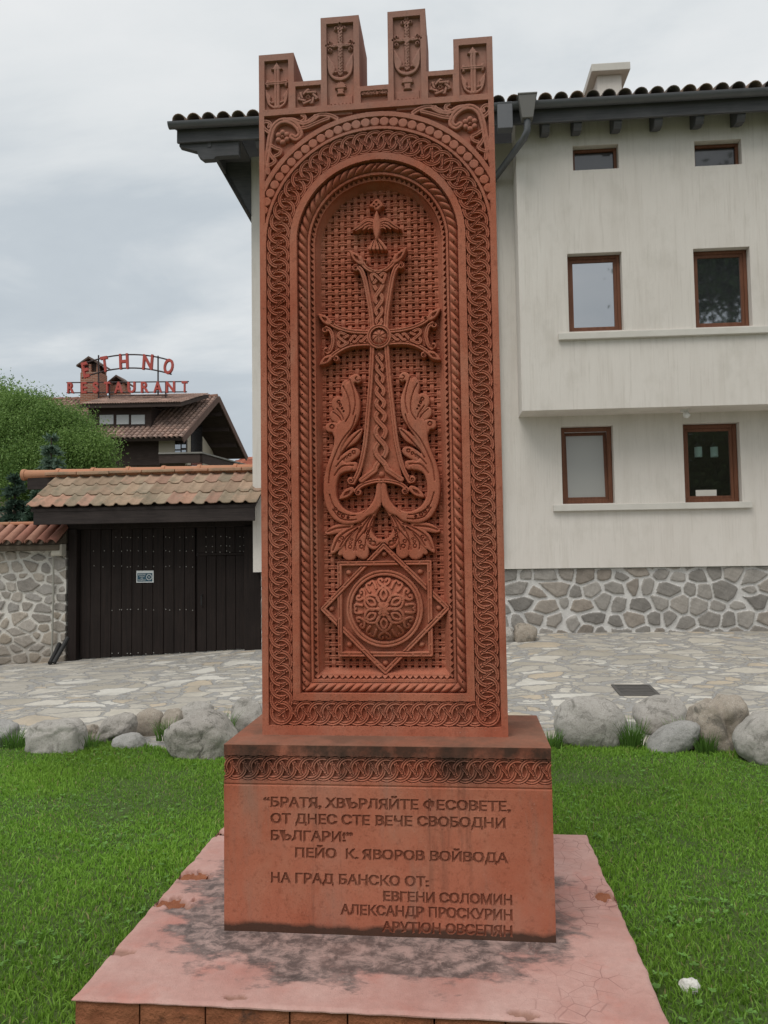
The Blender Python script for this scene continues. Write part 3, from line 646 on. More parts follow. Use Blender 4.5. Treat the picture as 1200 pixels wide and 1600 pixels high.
    for i in (1, 2):
        a, b, t = mer[i]; c = (a+b)/2; lab = 30+i; z = -.004; G = lambda v: 3.87-(3.87-v)*1.11; g = dict(rd=.004, gro=.003, grw=.0016, gap=0, mode='max')
        vv = np.linspace(G(3.660), G(3.850), 90); st = [np.stack([c+sg*.0062*np.cos(vv*math.pi/.0135), vv], 1) for sg in (1, -1)]
        R.lace(st, .0052, z, lab, floor=-.018, gro=0, gap=.0012)
        for (x, y, w) in ((c, G(3.856), 1), (c-.046, G(3.782), 1), (c+.046, G(3.782), 1)):
            for dx, dy in ((0, .017), (.017, 0), (-.017, 0), (0, -.017)):
                R.dome((x+dx, y+dy), .0115, -.018, .015, lab); R.dome((x+dx, y+dy), .0036, -.014, 0, None, 'min')
            R.dome((x, y), .008, -.018, .016, lab)
        R.stroke(np.array([(c-.04, G(3.782)), (c+.04, G(3.782))]), .0062, z, lab, **g); R.ring((c, G(3.782)), .0085, .004, z+.001, lab, gap=0, mode='max')
        for sd in (-1, 1):
            R.stroke(cat_rom([(c+sd*.054, G(3.735)), (c+sd*.054, G(3.70)), (c+sd*.046, G(3.668)), (c+sd*.026, G(3.648)), (c, G(3.642))], 5), np.linspace(.002, .009, 21), z, lab, rd=.004, gro=0, gap=0, mode='max')
            R.poly(cat_rom([(c+sd*.058, G(3.748)), (c+sd*.036, G(3.718)), (c+sd*.022, G(3.692)), (c+sd*.026, G(3.672)), (c+sd*.042, G(3.664)), (c+sd*.056, G(3.70))], 4, True), z-.002, lab, .006, .008)
            R.dome((c+sd*.020, G(3.674)), .007, -.018, .014, lab)
        for k in range(9):
            an = math.pi*k/8; R.stroke(np.array([(c, G(3.608)), (c+.022*math.cos(an), G(3.608)+.022*math.sin(an))]), .0038, z, lab, rd=.003, gro=0, gap=0, mode='max')
        R.poly(np.array([(c-.016, G(3.604)), (c+.016, G(3.604)), (c+.012, G(3.588)), (c+.019, G(3.580)), (c-.019, G(3.580)), (c-.012, G(3.588))]), z-.002, lab, .003, .005)
        R.rect(c-.052, c+.052, G(3.497), G(3.574), -.013, lab, 'max')
        for k in range(6): R.ring((c-.0425+.017*k, G(3.536)), .0055, .002, -.006, lab, gap=0, mode='max', gro=0)
    for i in (0, 2):
        a, b, t = cre[i]; c = np.array(((a+b)/2, (3.497+t-.022)/2)); z = -.003; n = 7
        o = [c+np.array((.043*math.cos(math.pi/2+2*math.pi*k/n), .033*math.sin(math.pi/2+2*math.pi*k/n))) for k in range(n)]
        P = np.concatenate([np.linspace(o[(2*k) % n], o[(2*k+2) % n], 14, endpoint=False) for k in range(n)]+[[o[0]]])
        R.lace([P], .0056, z, 0, floor=-.018, gro=0, gap=.0014)
        for k in range(6): an = k*math.pi/3; R.dome(c+.008*np.array((math.cos(an), math.sin(an))), .0045, -.018, .015, 0)
    a, b, t = cre[1]; st = []; x0, x1, y0, y1 = a+.008, b-.006, 3.534, t-.024
    for k in range(-4, 14):
        x = x0+k*.0135
        for sg in (1, -1):
            p = np.array([(x, y0 if sg > 0 else y1), (x+.03, y1 if sg > 0 else y0)]); q = np.linspace(p[0], p[1], 12); q = q[(q[:, 0] > x0) & (q[:, 0] < x1)]
            if len(q) > 2: st.append(q)
    R.lace(st, .0028, -.003, 0, floor=-.018, gro=0, gap=.0006)
    R.rough(.0005, 9)
    d = .18
    ex = {}
    vs, fs = boxvf(UC-.521, YF+d, .738, UC+.521, YF+.30, 3.511)
    def addb(V_, F_, q): n = len(V_); V_ += q[0]; F_ += [tuple(i+n for i in f) for f in q[1]]
    for a, b, t in cre: addb(vs, fs, boxvf(UC+a, YF+d, 3.511, UC+b, YF+.30, t))
    ex[0] = (vs, fs)
    for i, (a, b, t) in enumerate(mer): ex[20+i] = boxvf(UC+a, YF+d, 3.511, UC+b, YF+.30, t)
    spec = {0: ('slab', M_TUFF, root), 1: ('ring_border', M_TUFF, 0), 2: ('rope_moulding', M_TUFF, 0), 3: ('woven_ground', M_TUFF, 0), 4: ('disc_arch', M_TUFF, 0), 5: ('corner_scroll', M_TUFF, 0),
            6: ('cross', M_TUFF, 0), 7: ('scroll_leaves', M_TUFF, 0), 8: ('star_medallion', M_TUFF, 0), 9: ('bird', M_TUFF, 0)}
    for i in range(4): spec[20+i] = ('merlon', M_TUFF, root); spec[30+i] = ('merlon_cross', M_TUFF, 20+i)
    return R.pieces((UC, 0), YF, d, spec, ex)
def build_block(root):
    BX0, BX1, BY, BD, BH = -.992, .320, 3.092, .61, .738
    R = Relief(0, BX1-BX0, 0, BH, .0019); U, V = R.U, R.V; wd = BX1-BX0
    R.rect(0, wd, .600, .690, -.019, 1)
    n = 26; pt = (wd+.03)/n; cs = [(-.005+pt*k, .6445) for k in range(n+1)]
    R.chain(cs, [(1, 0)]*(n+1), .0412, .0076, -.003, 1, -.019)
    R.rect(0, wd, .690, .694, -.006, 0); R.rect(0, wd, .5795, .5825, -.004, 0)
    R.carve(np.array([(0, .578), (wd, .578)]), .002, .004)
    # inscription, cut letter by letter
    def P(px, py): p = atY(px, py, BY); return p.x-BX0, p.z
    lines = [("“БРАТЯ, ХВЪРЛЯЙТЕ ФЕСОВЕТЕ,", (413, 1255.5), (797, 1265.5)), ("ОТ ДНЕС СТЕ ВЕЧЕ СВОБОДНИ", (424, 1281.5), (789, 1291.5)), ("БЪЛГАРИ!”", (424, 1309), (550, 1312)),
             ("ПЕЙО  К. ЯВОРОВ ВОЙВОДА", (462, 1335.5), (793, 1345.5)), ("НА ГРАД БАНСКО ОТ:", (424, 1375), (669, 1382)), ("ЕВГЕНИ СОЛОМИН", (600, 1404), (800, 1411)),
             ("АЛЕКСАНДР ПРОСКУРИН", (533, 1424), (800, 1435)), ("АРУТЮН ОВСЕПЯН", (598, 1452), (800, 1459))]
    for s, a, b in lines:
        (x0, z0), (x1, z1) = P(*a), P(*b); T = text_poly(s, 1.0, .0); lo, hi = T[..., 0].min(), T[..., 0].max()
        T = T.copy(); k = (x1-x0)/(hi-lo); ky = .0375/.72*.98
        X = x0+(T[..., 0]-lo)*k; Z = (z0+z1)/2-.008+T[..., 1]*ky
        for xs, zs in zip(X, Z):
            sl = R.win(xs.min()-.0012, xs.max()+.0012, zs.min()-.0012, zs.max()+.0012); u, v = U[sl], V[sl]; m = np.ones(u.shape, bool)
            ar = (xs[1]-xs[0])*(zs[2]-zs[0])-(xs[2]-xs[0])*(zs[1]-zs[0]); sg = 1 if ar > 0 else -1
            for i in range(3):
                j = (i+1) % 3; m &= sg*((xs[j]-xs[i])*(v-zs[i])-(zs[j]-zs[i])*(u-xs[i])) >= -.0008*math.hypot(xs[j]-xs[i], zs[j]-zs[i])
            R.put(sl, m, -.0055, 2, 'min')
    R.rough(.0006, 8)
    ex = {0: boxvf(BX0, BY+.10, 0, BX1, BY+BD, BH)}
    return R.pieces((BX0, 0), BY, .10, {0: ('base_block', M_BASE, root), 1: ('ring_border', M_BASE, 0), 2: ('inscription', M_LETTER, 0)}, ex)
mon = thing('carved_monument', 'tall red stone monument carved with a winged cross, on a lettered block', 'monument', (UC, YF, 0))
def rebase(objs, root):
    for o in objs.values():
        if o.parent is root: o.matrix_parent_inverse = root.matrix_basis.inverted()
sl_parts = build_slab(mon); bl_parts = build_block(mon)
settle(mon, (UC, 3.4, 0))
# ---------------------------------------------------------------- ground, street, lawn
from mathutils import noise as mnoise
def zbase(x): return min(.16, max(-.40, .16+.056*(x-1.2)))
def zstreet(x, y):
    k = min(1.2, max(-.2, (y-7)/6)); return -.20+k*(zbase(x)+.20)
LAWN = -.16
def sheet(name, xs, ys, zf, mat):
    X, Y = np.meshgrid(xs, ys); Z = np.array([[zf(x, y) for x in xs] for y in ys]); n = len(xs)
    I = np.arange(X.size).reshape(X.shape); F = np.stack([I[:-1, :-1], I[:-1, 1:], I[1:, 1:], I[1:, :-1]], -1).reshape(-1, 4)
    return tag(from_np(name, np.stack([X, Y, Z], -1).reshape(-1, 3), F, mat, smooth=True), kind='structure')
t = NT('dry_earth'); c = t.co(); M_EARTH = t.fin(t.mix(t.noise(c, .6), (.06, .075, .035), (.11, .10, .06)), .95)
tag(from_np('ground', [(-700, -700, -.75), (700, -700, -.75), (700, 700, -.75), (-700, 700, -.75)], [(0, 1, 2, 3)], M_EARTH), kind='structure')
# crazy paving
t = NT('crazy_paving'); c = t.co(); wn = t.noise(c, 3.2, 4, .6)
wv = t.n('VectorMath', operation='ADD'); t.set(wv, 0, c)
sc = t.n('VectorMath', operation='SCALE'); t.set(sc, 0, wn.outputs['Color']); sc.inputs[3].default_value = .34; t.set(wv, 1, sc)
mp = t.n('Mapping', {0: wv, 'Scale': (2.3, 3.3, 0)})
V1 = lambda sc, ft: t.n('TexVoronoi', {'Vector': mp, 'Scale': sc, 'Randomness': 1.0}, feature=ft)
va, vb, ea, eb = V1(.85, 'F1'), V1(1.75, 'F1'), V1(.85, 'DISTANCE_TO_EDGE'), V1(1.75, 'DISTANCE_TO_EDGE')
big = t.n('SeparateColor', {0: va.outputs['Color']}); sel = t.math('GREATER_THAN', big.outputs[1], .42)
rmix = t.mix(sel, va.outputs['Color'], vb.outputs['Color']); rnd = t.n('SeparateColor', {0: rmix}); edge = t.math('MINIMUM', ea.outputs['Distance'], t.math('ADD', t.math('MULTIPLY', eb.outputs['Distance'], .8), t.math('MULTIPLY', t.math('SUBTRACT', 1, sel), 9)))
stone = t.ramp(rnd.outputs[0], [(.0, (.47, .44, .385)), (.16, (.40, .375, .335)), (.32, (.53, .50, .45)), (.46, (.46, .395, .31)), (.54, (.43, .405, .36)), (.70, (.56, .54, .495)), (.86, (.38, .35, .30))])
stone.color_ramp.interpolation = 'CONSTANT'
fine = t.noise(c, 26, 6, .7); stain = t.noise(c, 1.6, 6, .65); ed = t.noise(c, 14, 4, .6)
stone2 = t.mix(.45, stone, t.ramp(fine, [(.25, (.35, .34, .32)), (.75, (.78, .77, .74))]), 'OVERLAY')
stone3 = t.mix(t.math('MULTIPLY', t.ramp(stain, [(.45, 0), (.68, 1)]), .55), stone2, (.27, .25, .215))
jw = t.math('ADD', edge, t.math('MULTIPLY', t.math('SUBTRACT', ed, .5), .09))
mort = t.ramp(jw, [(.022, 1), (.055, 0)]); crkl = t.ramp(jw, [(.030, 0), (.045, .75), (.062, 0)])
mcol = t.mix(fine, (.25, .245, .235), (.39, .38, .365))
cp = t.mix(crkl, t.mix(mort, stone3, mcol), (.15, .14, .125))
hh = t.math('ADD', t.math('MULTIPLY', t.math('SUBTRACT', 1, mort), .6), t.math('MULTIPLY', fine, .5))
M_PAVE = t.fin(cp, t.ramp(fine, [(.2, .6), (.8, .9)]), t.bump(hh, .7, .02), .3)
sheet('street', np.linspace(-24, 24, 60), np.linspace(6.2, 15, 24), zstreet, M_PAVE)
def lawn_edge(x): return 6.72+.18*math.sin(x*1.3+.6)+.10*math.sin(x*3.1)+(.0 if x < 0 else .12)
t = NT('lawn_soil'); c = t.co(); M_SOIL = t.fin(t.mix(t.noise(c, 9, 6, .7), (.04, .075, .016), (.08, .11, .03)), .95)
def lawn():
    xs = np.linspace(-16, 16, 97); V = []; F = []
    rows = 5
    for i, x in enumerate(xs):
        e = lawn_edge(x); V += [(x, -14, LAWN), (x, 0, LAWN), (x, e-.5, LAWN+.01), (x, e-.06, LAWN), (x, e, -.32)]
    for i in range(len(xs)-1):
        for j in range(rows-1): a = i*rows+j; F.append((a, a+rows, a+rows+1, a+1))
    return tag(from_np('lawn', V, F, M_SOIL), kind='structure')
lawn()
# ---------------------------------------------------------------- pink stone platform
PX0, PX1, PY0, PY1 = -1.377, .618, 2.595, 4.26
def build_platform():
    root = thing('stone_platform', 'low pink stone platform, stained and chipped, under the red monument', 'platform', ((PX0+PX1)/2, (PY0+PY1)/2, LAWN))
    t = NT('pink_slab'); c = t.co(); n1 = t.noise(c, 3, 7, .62, .4); n2 = t.noise(c, 30, 5, .7)
    sp = t.n('SeparateXYZ', {0: c})
    base = t.mix(t.ramp(n1, [(.3, 0), (.7, 1)]), (.43, .215, .18), (.53, .345, .305))
    base = t.mix(t.math('MULTIPLY', t.ramp(t.noise(c, 5.5, 5, .6), [(.55, 0), (.8, 1)]), .7), base, (.50, .19, .145))
    # grey-black crust that has crept out from under the block
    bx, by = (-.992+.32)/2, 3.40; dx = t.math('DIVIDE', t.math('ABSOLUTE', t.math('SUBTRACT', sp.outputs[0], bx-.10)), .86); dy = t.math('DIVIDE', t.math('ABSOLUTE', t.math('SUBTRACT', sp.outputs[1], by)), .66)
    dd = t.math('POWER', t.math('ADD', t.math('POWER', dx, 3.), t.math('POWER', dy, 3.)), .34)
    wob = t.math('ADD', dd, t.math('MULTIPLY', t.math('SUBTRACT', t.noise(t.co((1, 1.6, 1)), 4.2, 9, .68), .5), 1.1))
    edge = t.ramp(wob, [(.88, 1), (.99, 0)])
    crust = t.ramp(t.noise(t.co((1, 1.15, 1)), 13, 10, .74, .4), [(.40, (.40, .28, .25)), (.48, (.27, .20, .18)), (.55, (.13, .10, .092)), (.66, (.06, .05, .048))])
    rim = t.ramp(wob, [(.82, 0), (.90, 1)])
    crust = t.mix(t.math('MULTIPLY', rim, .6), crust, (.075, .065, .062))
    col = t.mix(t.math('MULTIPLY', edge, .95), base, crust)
    col = t.mix(.35, col, t.ramp(n2, [(.3, (.4, .4, .4)), (.7, (.62, .62, .62))]), 'OVERLAY')
    vr = t.n('TexVoronoi', {'Vector': t.co(), 'Scale': 14.0, 'Randomness': 1.0}, feature='DISTANCE_TO_EDGE')
    crk = t.math('MULTIPLY', t.ramp(vr.outputs['Distance'], [(.010, 1), (.026, 0)]), t.math('MULTIPLY', t.ramp(t.math('SUBTRACT', sp.outputs[0], .12), [(.0, 0), (.25, 1)]), t.ramp(t.noise(t.co(), 2.5, 3, .5), [(.44, 0), (.54, 1)])))
    col = t.mix(t.math('MULTIPLY', crk, .85), col, (.22, .10, .09))
    col = t.mix(t.math('MULTIPLY', t.tint().outputs['Fac'], .85), col, t.mix(n2, (.20, .105, .075), (.36, .20, .145)))
    gr = t.noise(t.co(), 170, 3, .7); col = t.mix(t.math('MULTIPLY', t.ramp(gr, [(.58, 0), (.70, 1)]), .35), col, (.20, .11, .09)); col = t.mix(t.math('MULTIPLY', t.ramp(t.noise(t.co((1, 1, 1)), 1.7, 8, .7), [(.50, 0), (.68, 1)]), .35), col, (.34, .20, .17))
    hb = t.math('ADD', t.math('MULTIPLY', t.math('ADD', n2, gr), .3), t.math('MULTIPLY', edge, t.math('SUBTRACT', t.noise(t.co(), 12, 9, .7), .7)))
    M = t.fin(col, t.ramp(n1, [(.3, .55), (.8, .85)]), t.bump(hb, .55, .012), .35)
    # top slab as a fine sheet with a worn, broken outline and spalled hollows
    nu, nv = 261, 217; xs = np.linspace(PX0, PX1, nu); ys = np.linspace(PY0, PY1, nv); X, Y = np.meshgrid(xs, ys); Z = np.zeros_like(X)
    def wig(k): return np.array([mnoise.noise(Vector((q*5.1, k*7.3, .2)))*.010+mnoise.noise(Vector((q*17., k*3.3, .7)))*.006 for q in np.linspace(0, 2, max(nu, nv))])
    wl, wr, wf, wb = wig(1), wig(2), wig(3), wig(4)
    fx = (X-PX0)/(PX1-PX0); fy = (Y-PY0)/(PY1-PY0)
    X = X+(1-fx)**6*(wl[:nv, None]+.002)+fx**6*wr[:nv, None]; Y = Y+(1-fy)**6*wf[None, :nu]*.6
    chip = np.zeros_like(X); chips = [((303, 1367), .085, .05, .022), ((268, 1410), .10, .06, .018), ((191, 1487), .05, .028, .010), ((948, 1400), .05, .06, .016), ((372, 1557), .045, .018, .010), ((822, 1583), .05, .022, .012), ((335, 1302), .07, .05, .02)]
    for (px, py), a, b, d in chips:
        p = atZ(px, py, 0); q = ((X-p.x)/a)**2+((Y-p.y)/b)**2+np.array([[1.1*mnoise.noise(Vector((x*19, y*23, d*90)))+.6*mnoise.noise(Vector((x*55, y*55, d*90))) for x in X[0]] for y in Y[:, 0]]); c_ = np.clip((1.05-q)*3, 0, 1); Z -= d*c_; chip = np.maximum(chip, c_)
    ed = np.minimum(np.minimum(X-X[:, :1], X[:, -1:]-X), np.minimum(Y-Y[:1], Y[-1:]-Y)); Z -= .008*np.clip(1-ed/.012, 0, 1)**2
    Z += np.array([[mnoise.noise(Vector((x*6, y*6, 3)))*.0022 for x in xs] for y in ys])
    I = np.arange(X.size).reshape(X.shape); F = np.stack([I[:-1, :-1], I[:-1, 1:], I[1:, 1:], I[1:, :-1]], -1).reshape(-1, 4)
    ring = np.concatenate([I[0, :-1], I[:-1, -1], I[-1, :0:-1], I[:0:-1, 0]]); P = np.stack([X, Y, Z], -1).reshape(-1, 3)
    low = P[ring].copy(); low[:, 2] = -.012; n0 = len(P); P = np.concatenate([P, low]); k = np.arange(len(ring)); k1 = (k+1) % len(ring)
    SK = np.stack([ring[k1], ring[k], n0+k, n0+k1], -1)
    cc = np.concatenate([chip.ravel(), np.zeros(len(ring))]); top = from_np('top_slab', P, np.concatenate([F, SK]), M, root, smooth=True, sharp=40, cols=np.repeat(cc[:, None], 3, 1))
    t = NT('red_edge_stone'); c = t.co(); n = t.noise(c, 12, 7, .7); oi = t.n('ObjectInfo')
    cc = t.mix(t.ramp(n, [(.3, 0), (.7, 1)]), (.23, .075, .035), (.36, .14, .07)); cc = t.mix(t.ramp(t.noise(c, 5, 7, .7), [(.58, 0), (.7, 1)]), cc, (.07, .04, .03)); 
    ME = t.fin(cc, .9, t.bump(n, .9, .03))
    # split face stones round the rim
    def stones(p, q, nrm, n):
        p, q, nrm = Vector(p), Vector(q), Vector(nrm); cuts = [0]+sorted((i+random.uniform(-.18, .18))/n for i in range(1, n))+[1]
        for a, b in zip(cuts[:-1], cuts[1:]):
            A, B = p.lerp(q, a), p.lerp(q, b); d = (B-A).normalized(); A += d*.003; B -= d*.003; m, k = 14, 8; V = []; F = []; sd = random.random()*50
            for j in range(k+1):
                for i in range(m+1):
                    w = A.lerp(B, i/m); z = -.014-(.21)*j/k; e = min(i, m-i)/m; ee = min(1, e*8)*min(1, min(j, k-j)/1.2+.0)
                    V.append(w+nrm*(ee*(.004+.012*abs(mnoise.noise(Vector((w.x*9+w.y*9, z*11, sd)))))) + Vector((0, 0, z)))
            F = [(j*(m+1)+i, (j+1)*(m+1)+i, (j+1)*(m+1)+i+1, j*(m+1)+i+1) for j in range(k) for i in range(m)]
            nb = len(V); V += [v-nrm*.12 for v in (V[0], V[m], V[-1], V[k*(m+1)])]
            rims = [[i for i in range(m+1)], [j*(m+1)+m for j in range(k+1)], [k*(m+1)+i for i in range(m, -1, -1)], [j*(m+1) for j in range(k, -1, -1)]]
            for r, (c0, c1) in zip(rims, ((0, 1), (1, 2), (2, 3), (3, 0))): F.append(tuple(r[::-1])[::-1]+(nb+c1, nb+c0))
            F.append((nb, nb+1, nb+2, nb+3))
            o = from_np('edge_stone', V, F, ME, root); bm = bmesh.new(); bm.from_mesh(o.data); bmesh.ops.recalc_face_normals(bm, faces=bm.faces); bm.to_mesh(o.data); bm.free()
    e = .012
    stones((PX0+e, PY0+e, 0), (PX1-e, PY0+e, 0), (0, -1, 0), 8); stones((PX1-e, PY0+e, 0), (PX1-e, PY1-e, 0), (1, 0, 0), 6); stones((PX0+e, PY1-e, 0), (PX0+e, PY0+e, 0), (-1, 0, 0), 6); stones((PX1-e, PY1-e, 0), (PX0+e, PY1-e, 0), (0, 1, 0), 7)
    settle(root, ((PX0+PX1)/2, (PY0+PY1)/2, LAWN))
build_platform()
# ---------------------------------------------------------------- boulders
def granite(name, a, b, lich):
    t = NT(name); c = t.co(); n = t.noise(c, 3.5, 6, .65); f = t.noise(c, 60, 4, .7); g = t.noise(c, 150, 2, .6)
    col = t.mix(t.ramp(n, [(.3, 0), (.7, 1)]), a, b)
    col = t.mix(t.ramp(f, [(.50, 0), (.72, .55)]), col, tuple(x*.45 for x in a)); col = t.mix(t.ramp(g, [(.60, 0), (.7, .55)]), col, (.66, .64, .61))
    l = t.noise(c, 6, 9, .75, .6); col = t.mix(t.math('MULTIPLY', t.ramp(l, [(.52, 0), (.62, 1)]), lich), col, (.10, .095, .08))
    return t.fin(col, .92, t.bump(t.math('ADD', t.math('MULTIPLY', f, .5), l), .45, .02), .2)
MG = [granite('pale_granite', (.33, .31, .28), (.45, .425, .39), .6), granite('mottled_granite', (.27, .25, .225), (.43, .40, .36), .9), granite('brown_granite', (.30, .255, .205), (.40, .355, .30), .7), granite('grey_granite', (.28, .275, .26), (.38, .37, .35), .5)]
def rock(label, px0, px1, py0, py1, mat, seed, zg=LAWN, depth=.9, shear=0., flat=1., rough=.16, group='boulders along the lawn edge', sub=5, yy=None, cleft=0, tilt=0):
    B = atZ((px0+px1)/2, py1-2, zg); y = B.y if yy is None else yy
    a, b, tp = atY(px0, py1, y), atY(px1, py1, y), atY((px0+px1)/2, py0, y); w = (b.x-a.x)/2; h = tp.z-zg+.10; cx = (a.x+b.x)/2
    bm = bmesh.new(); bmesh.ops.create_icosphere(bm, subdivisions=sub, radius=1)
    for v in bm.verts:
        p = v.co.copy(); q = p*1.0+Vector((seed*3.1, seed*1.7, seed)); 
        k = 1+rough*mnoise.noise(q*1.1)*1.5+rough*.5*mnoise.noise(q*2.7)+rough*.16*mnoise.noise(q*7)+.02*mnoise.noise(q*19)-.05*rough/.16*max(0, .12-abs(mnoise.noise(q*2.1+Vector((9, 1, 4)))))*8*.4
        if cleft: k -= cleft*max(0, 1-abs(p.x-.15+.25*p.z)*7)*.5
        sq = lambda u, e: math.copysign(abs(u)**e, u)
        p = Vector((sq(p.x, .84), sq(p.y, .84), sq(p.z, flat)))*k
        p.x += shear*p.z; p.z += tilt*p.x
        v.co = p
    zs = [v.co.z for v in bm.verts]; xs = [v.co.x for v in bm.verts]; z0, z1, x0, x1 = min(zs), max(zs), min(xs), max(xs)
    for v in bm.verts: v.co = Vector(((v.co.x-(x0+x1)/2)/(x1-x0)*2*w, v.co.y*w*depth, (v.co.z-z0)/(z1-z0)*h))
    me = bpy.data.meshes.new('boulder'); bm.to_mesh(me); bm.free(); me.materials.append(mat); me.polygons.foreach_set('use_smooth', np.ones(len(me.polygons), bool))
    o = bpy.data.objects.new('boulder', me); link(o); o.location = (cx, y+w*depth*.45, zg-.10); tag(o, label, 'boulder', group); ROCKS.append((cx, y+w*depth*.45, w*1.02, w*depth*1.02)); return o
ROCKS = []
rock('grey boulder cut off by the left edge of the photo', -40, 20, 1128, 1168, MG[3], 1)
rock('wide flat-topped pale boulder at the left end of the lawn edge', 33, 127, 1128, 1178, MG[0], 2, flat=.6, depth=.7)
rock('small jagged brown rock wedged between the flat-topped and the dark-speckled boulder', 116, 151, 1134, 1166, MG[2], 3, rough=.3, yy=6.75)
rock('round boulder with dark lichen specks, beside the small jagged brown rock', 143, 207, 1117, 1160, MG[1], 4, shear=.25, tilt=.15)
rock('smooth rounded grey-brown boulder right of the dark-speckled boulder', 208, 253, 1109, 1145, MG[2], 5, rough=.08)
rock('low flat rock lying in the grass in front of the dark-speckled boulder', 173, 223, 1147, 1171, MG[3], 6, rough=.1)
rock('small dark rock half hidden between the rounded boulder and the biggest boulder', 250, 285, 1108, 1140, MG[2], 7, yy=7.15)
rock('biggest pale boulder with cracked mottled top, left of the monument', 253, 366, 1112, 1186, MG[1], 8, depth=.85, shear=-.12, flat=.9)
rock('pale boulder rising behind the biggest mottled boulder', 272, 332, 1097, 1150, MG[0], 9, yy=7.3)
rock('pale boulder tucked just left of the monument block', 356, 412, 1090, 1143, MG[0], 10, shear=-.1)
rock('large smooth egg-shaped pale boulder just right of the monument', 868, 986, 1092, 1167, MG[0], 11, rough=.07, depth=.8)
rock('pale rounded boulder behind the pointed rock', 994, 1084, 1090, 1150, MG[0], 12, rough=.1, yy=7.4)
rock('pointed wedge-shaped grey rock lying in the grass', 1010, 1098, 1128, 1177, MG[3], 13, shear=.75, rough=.08, depth=.7)
rock('tall cracked boulder with a deep cleft', 1080, 1182, 1086, 1182, MG[2], 14, cleft=.35, rough=.2, depth=.8, flat=.8, yy=6.75)
rock('pale boulder cut off by the right edge of the photo', 1156, 1262, 1117, 1194, MG[0], 15, rough=.1, yy=6.3)
rock('small rounded boulder standing against the foot of the house wall', 803, 841, 974, 1011, MG[2], 16, zg=zstreet(1, 12.6), group='boulders at the foot of the house', yy=12.35, rough=.12)
rock('pale rock half hidden behind the monument at the foot of the house', 776, 805, 980, 1011, MG[0], 17, zg=zstreet(.6, 12.6), group='boulders at the foot of the house', yy=12.4)
o = rock('white stone lying alone in the grass right of the platform', 1061, 1099, 1531, 1553, granite('white_stone', (.62, .60, .56), (.74, .72, .68), .1), 18, rough=.22, depth=.7, group=None); o.name = 'stone'; o['category'] = 'stone'
# ---------------------------------------------------------------- storm drain
def drain():
    zz = zstreet(2.6, 9.3); a, b, e = atZ(968, 1083, zz), atZ(1032, 1083, zz), atZ(1000, 1071, zz); x0, x1, y0, y1 = a.x, b.x, a.y, e.y; z = .012
    r = thing('storm_drain', 'dark iron storm drain grate set in the paving', 'drain', ((x0+x1)/2, (y0+y1)/2, z-.02))
    t = NT('cast_iron'); c = t.co(); M = t.fin(t.mix(t.noise(c, 20, 5), (.05, .05, .05), (.13, .12, .11)), .7, t.bump(t.noise(c, 60), .3, .004), .4)
    t = NT('drain_shaft'); MD = t.fin((.008, .008, .008), .9)
    class GB(MB):
        def build(g, *a, **k): g.v = [(x, y, q+zstreet(x, y)) for x, y, q in g.v]; return MB.build(g, *a, **k)
    m = GB(); w = .035
    m.box(x0, y0, z-.05, x1, y0+w, z); m.box(x0, y1-w, z-.05, x1, y1, z); m.box(x0, y0+w, z-.05, x0+w, y1-w, z); m.box(x1-w, y0+w, z-.05, x1, y1-w, z); m.build('frame', M, r)
    m = GB(); n = 6
    for k in range(n):
        ya = y0+w+(y1-y0-2*w)*(k+.15)/n; m.box(x0+w, ya, z-.04, x1-w, ya+.045, z-.004)
    m.build('grate', M, r); GB().box(x0+w, y0+w, z-.012-.04, x1-w, y1-w, z-.045).build('shaft', MD, r)
    settle(r, ((x0+x1)/2, (y0+y1)/2, zstreet(x0, y0)-.03))
drain()
# ---------------------------------------------------------------- grass
def leafmat(name, a, b, tr=.35):
    t = NT(name); at = t.tint(); col = t.mix(at.outputs['Fac'], a, b); col = t.n('Attribute', attribute_name='tint').outputs['Color']
    d = t.n('BsdfPrincipled', {'Base Color': col, 'Roughness': .55}); d.inputs['Specular IOR Level'].default_value = .25; tl = t.n('BsdfTranslucent', {'Color': col}); mx = t.n('MixShader', {0: tr, 1: d.outputs[0], 2: tl.outputs[0]})
    t.t.nodes.remove(t.b); t.t.links.new(mx.outputs[0], t.o.inputs[0]); return t.m
M_LEAF = leafmat('leaf', (0, 0, 0), (1, 1, 1))
def clearance(x, y):
    ok = ~((x > PX0-.01) & (x < PX1+.01) & (y > PY0-.01) & (y < PY1+.01))
    for cx, cy, a, b in ROCKS: ok &= ((x-cx)/a)**2+((y-cy)/b)**2 > .72
    return ok
